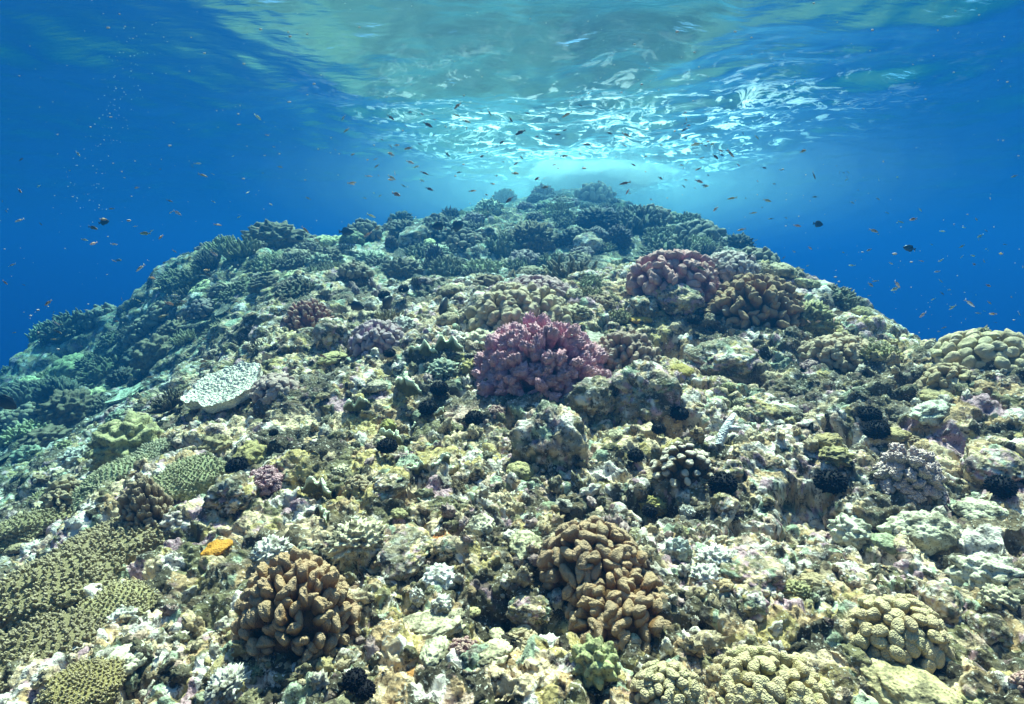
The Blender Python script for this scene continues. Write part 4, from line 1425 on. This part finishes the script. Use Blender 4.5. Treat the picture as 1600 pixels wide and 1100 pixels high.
def black_fish(px, py, w, depth, yaw, roll, lab, tailc=(0.02, 0.02, 0.025)):
    p = at(px, py, depth)
    L_ = 0.5 * w / FPX * depth / max(0.35, abs(math.cos(yaw)))
    root = empty("black_fish", p)
    tag(root, lab, "fish", "black fish over the reef")
    root.rotation_euler = (roll, 0, yaw)
    root.rotation_euler = (Matrix.Rotation(yaw, 4, 'Z') @ Matrix.Rotation(roll, 4, 'Y')).to_euler()
    root.scale = (L_, L_, L_)
    h = 0.48
    sec = [(1.0, .03, .02, 0), (.92, .13, .06, 0), (.7, .66 * h, .11, 0), (.35, h, .15, 0), (-.05, h * .98, .14, 0), (-.35, .7 * h, .09, 0), (-.55, .32 * h, .045, 0), (-.68, .18 * h, .03, 0)]
    blk = np.array([[0.014, 0.014, 0.018]])
    for nm, (V, F), cc in [("body", loft(sec, 18), blk), ("tail_fin", fin([(-.64, .07), (-1.0, .30), (-.9, 0), (-1.0, -.30), (-.64, -.07)]), np.array([tailc])),
                           ("dorsal_fin", fin([(.55, h * .8), (.25, h * 1.22), (-.35, h * 1.12), (-.55, h * .42), (0, h * .9)]), blk), ("anal_fin", fin([(.1, -h * .9), (-.1, -h * 1.2), (-.45, -h * 1.0), (-.55, -h * .4)]), blk)]:
        obj(nm, mesh_np(nm, V, F, np.repeat(cc, len(V), 0)), m_fish, root)


for a in [
    (686, 353, 24, 4.2, 3.0, 0.1, "black surgeonfish hovering over the far slope, larger of a pair"),
    (714, 353, 20, 4.2, 0.9, -0.4, "black surgeonfish tilted upward beside the larger of the pair"),
    (541, 362, 24, 4.6, 0.1, 0.0, "black fish just above the left skyline of the reef"),
    (1278, 350, 18, 3.8, 0.2, 0.1, "round black fish in blue water right of the reef"),
    (1421, 388, 18, 3.6, 2.9, -0.2, "black fish lower down in blue water at the far right"),
    (162, 347, 17, 4.0, 0.1, -0.2, "dark fish alone in the blue water at the far left"),
    (467, 372, 14, 5.0, 0.1, 0.2, "small dark fish above the left part of the skyline"),
    (556, 478, 26, 3.0, 0.3, 0.3, "black damselfish low over the corals behind the lilac coral"),
    (604, 474, 16, 3.0, 1.1, -0.6, "small black damselfish standing upright near the lilac coral"),
    (692, 484, 18, 2.85, 1.3, -0.8, "small black damselfish left of the tan coral"),
    (1002, 505, 12, 2.6, 0.4, 0.0, "tiny black damselfish over the rock right of the purplish brown coral"),
    (6, 628, 34, 2.6, 0.5, 0.7, "dark fish with a yellow tail entering at the left edge"),
]:
    black_fish(*a, **({"tailc": (0.45, 0.36, 0.05)} if "yellow" in a[-1] else {}))

FC = [("orange", (0.75, 0.72, 0.62)), ("silvery", (1.1, 1.35, 1.6)), ("dark", (0.22, 0.26, 0.30))]
ZONES = [  # photo box, number, colour weights, place in words
    ((5, 230, 330, 530), 52, (.45, .4, .15), "in the blue water at the left"),
    ((330, 180, 650, 380), 36, (.5, .35, .15), "in the blue water above the left skyline"),
    ((650, 165, 900, 320), 34, (.6, .1, .3), "in front of the foam above the crest"),
    ((900, 170, 1130, 310), 22, (.5, .15, .35), "right of the foam above the crest"),
    ((1080, 220, 1330, 420), 44, (.45, .25, .3), "in the blue water beside the right skyline"),
    ((1330, 250, 1598, 520), 52, (.4, .5, .1), "in the blue water at the right"),
    ((150, 420, 460, 600), 14, (.7, .1, .2), "over the left flank of the reef"),
]
for (x0, y0, x1, y1), num, wts, where in ZONES:
    cen = [(rng.uniform(x0, x1), rng.uniform(y0, y1)) for _ in range(5)]
    for k in range(int(num * 1.55)):
        px, py = rng.uniform(x0, x1), rng.uniform(y0, y1)
        if rng.uniform() < 0.55:
            c_ = cen[rng.integers(5)]
            px, py = rng.normal(c_[0], 38), rng.normal(c_[1], 26)
        _, tr_ = hit(px, py)
        dmax = min(tr_ * 0.92, 6.0)
        dep = rng.uniform(2.2, max(2.4, dmax))
        p = at(px, py, dep)
        if p[2] < ground(p[0], p[1]) + 0.06 or p[2] > SURF_Z - 0.15:
            continue
        ci = rng.choice(3, p=wts)
        o = obj("reef_fish", SF[rng.integers(2)], m_fish, color=tuple(v * rng.uniform(0.8, 1.2) for v in FC[ci][1]))
        s_ = 0.5 * rng.uniform(0.024, 0.052)
        yaw = rng.normal(0.2, 0.6) + (math.pi if rng.uniform() < 0.35 else 0)
        o.matrix_world = Matrix.Translation(Vector([float(v) for v in p])) @ Matrix.Rotation(yaw, 4, 'Z') @ Matrix.Rotation(rng.normal(0.3, 0.3), 4, 'Y') @ Matrix.Scale(s_, 4)
        tag(o, f"tiny {FC[ci][0]} slender fish {where}", "fish", f"tiny {FC[ci][0]} fish {where}")

# a thin trail of air bubbles rising at the upper left, past counting
m_bub = plain_material("air_bubble", (0.75, 0.85, 0.9), 0.08, 0.8)
Vs, Fs, nn = [], [], 0
V0, F0 = ICO[2]
for k in range(150):
    u = rng.uniform()
    p = at(rng.normal(130 + 90 * u, 22), 330 - 290 * u + rng.normal(0, 12), rng.uniform(2.6, 4.2))
    Vs.append(V0 * rng.uniform(0.0010, 0.0030) * np.array([1.3, 1, 0.8]) + p); Fs.append(F0 + nn); nn += len(V0)
tag(obj("air_bubbles", mesh_np("air_bubbles", np.concatenate(Vs), np.concatenate(Fs)), m_bub), "thin trail of tiny air bubbles rising at the upper left", kind='stuff')

# drifting specks in the water, past counting
Vs, Fs, nn = [], [], 0
for k in range(900):
    px, py, dep = rng.uniform(-60, 1660), rng.uniform(0, 560), rng.uniform(0.9, 4.5)
    p = at(px, py, dep)
    if p[2] > SURF_Z - 0.12 or p[2] < ground(p[0], p[1]) + 0.03:
        continue
    Vs.append(V0 * rng.uniform(0.0006, 0.0017) * np.array([rng.uniform(1, 2.6), 1, 1]) + p); Fs.append(F0 + nn); nn += len(V0)
m_speck = plain_material("plankton_speck", (0.6, 0.6, 0.55), 0.6, 0.3)
tag(obj("drifting_specks", mesh_np("drifting_specks", np.concatenate(Vs), np.concatenate(Fs)), m_speck), "pale specks of plankton drifting in the water", kind='stuff')
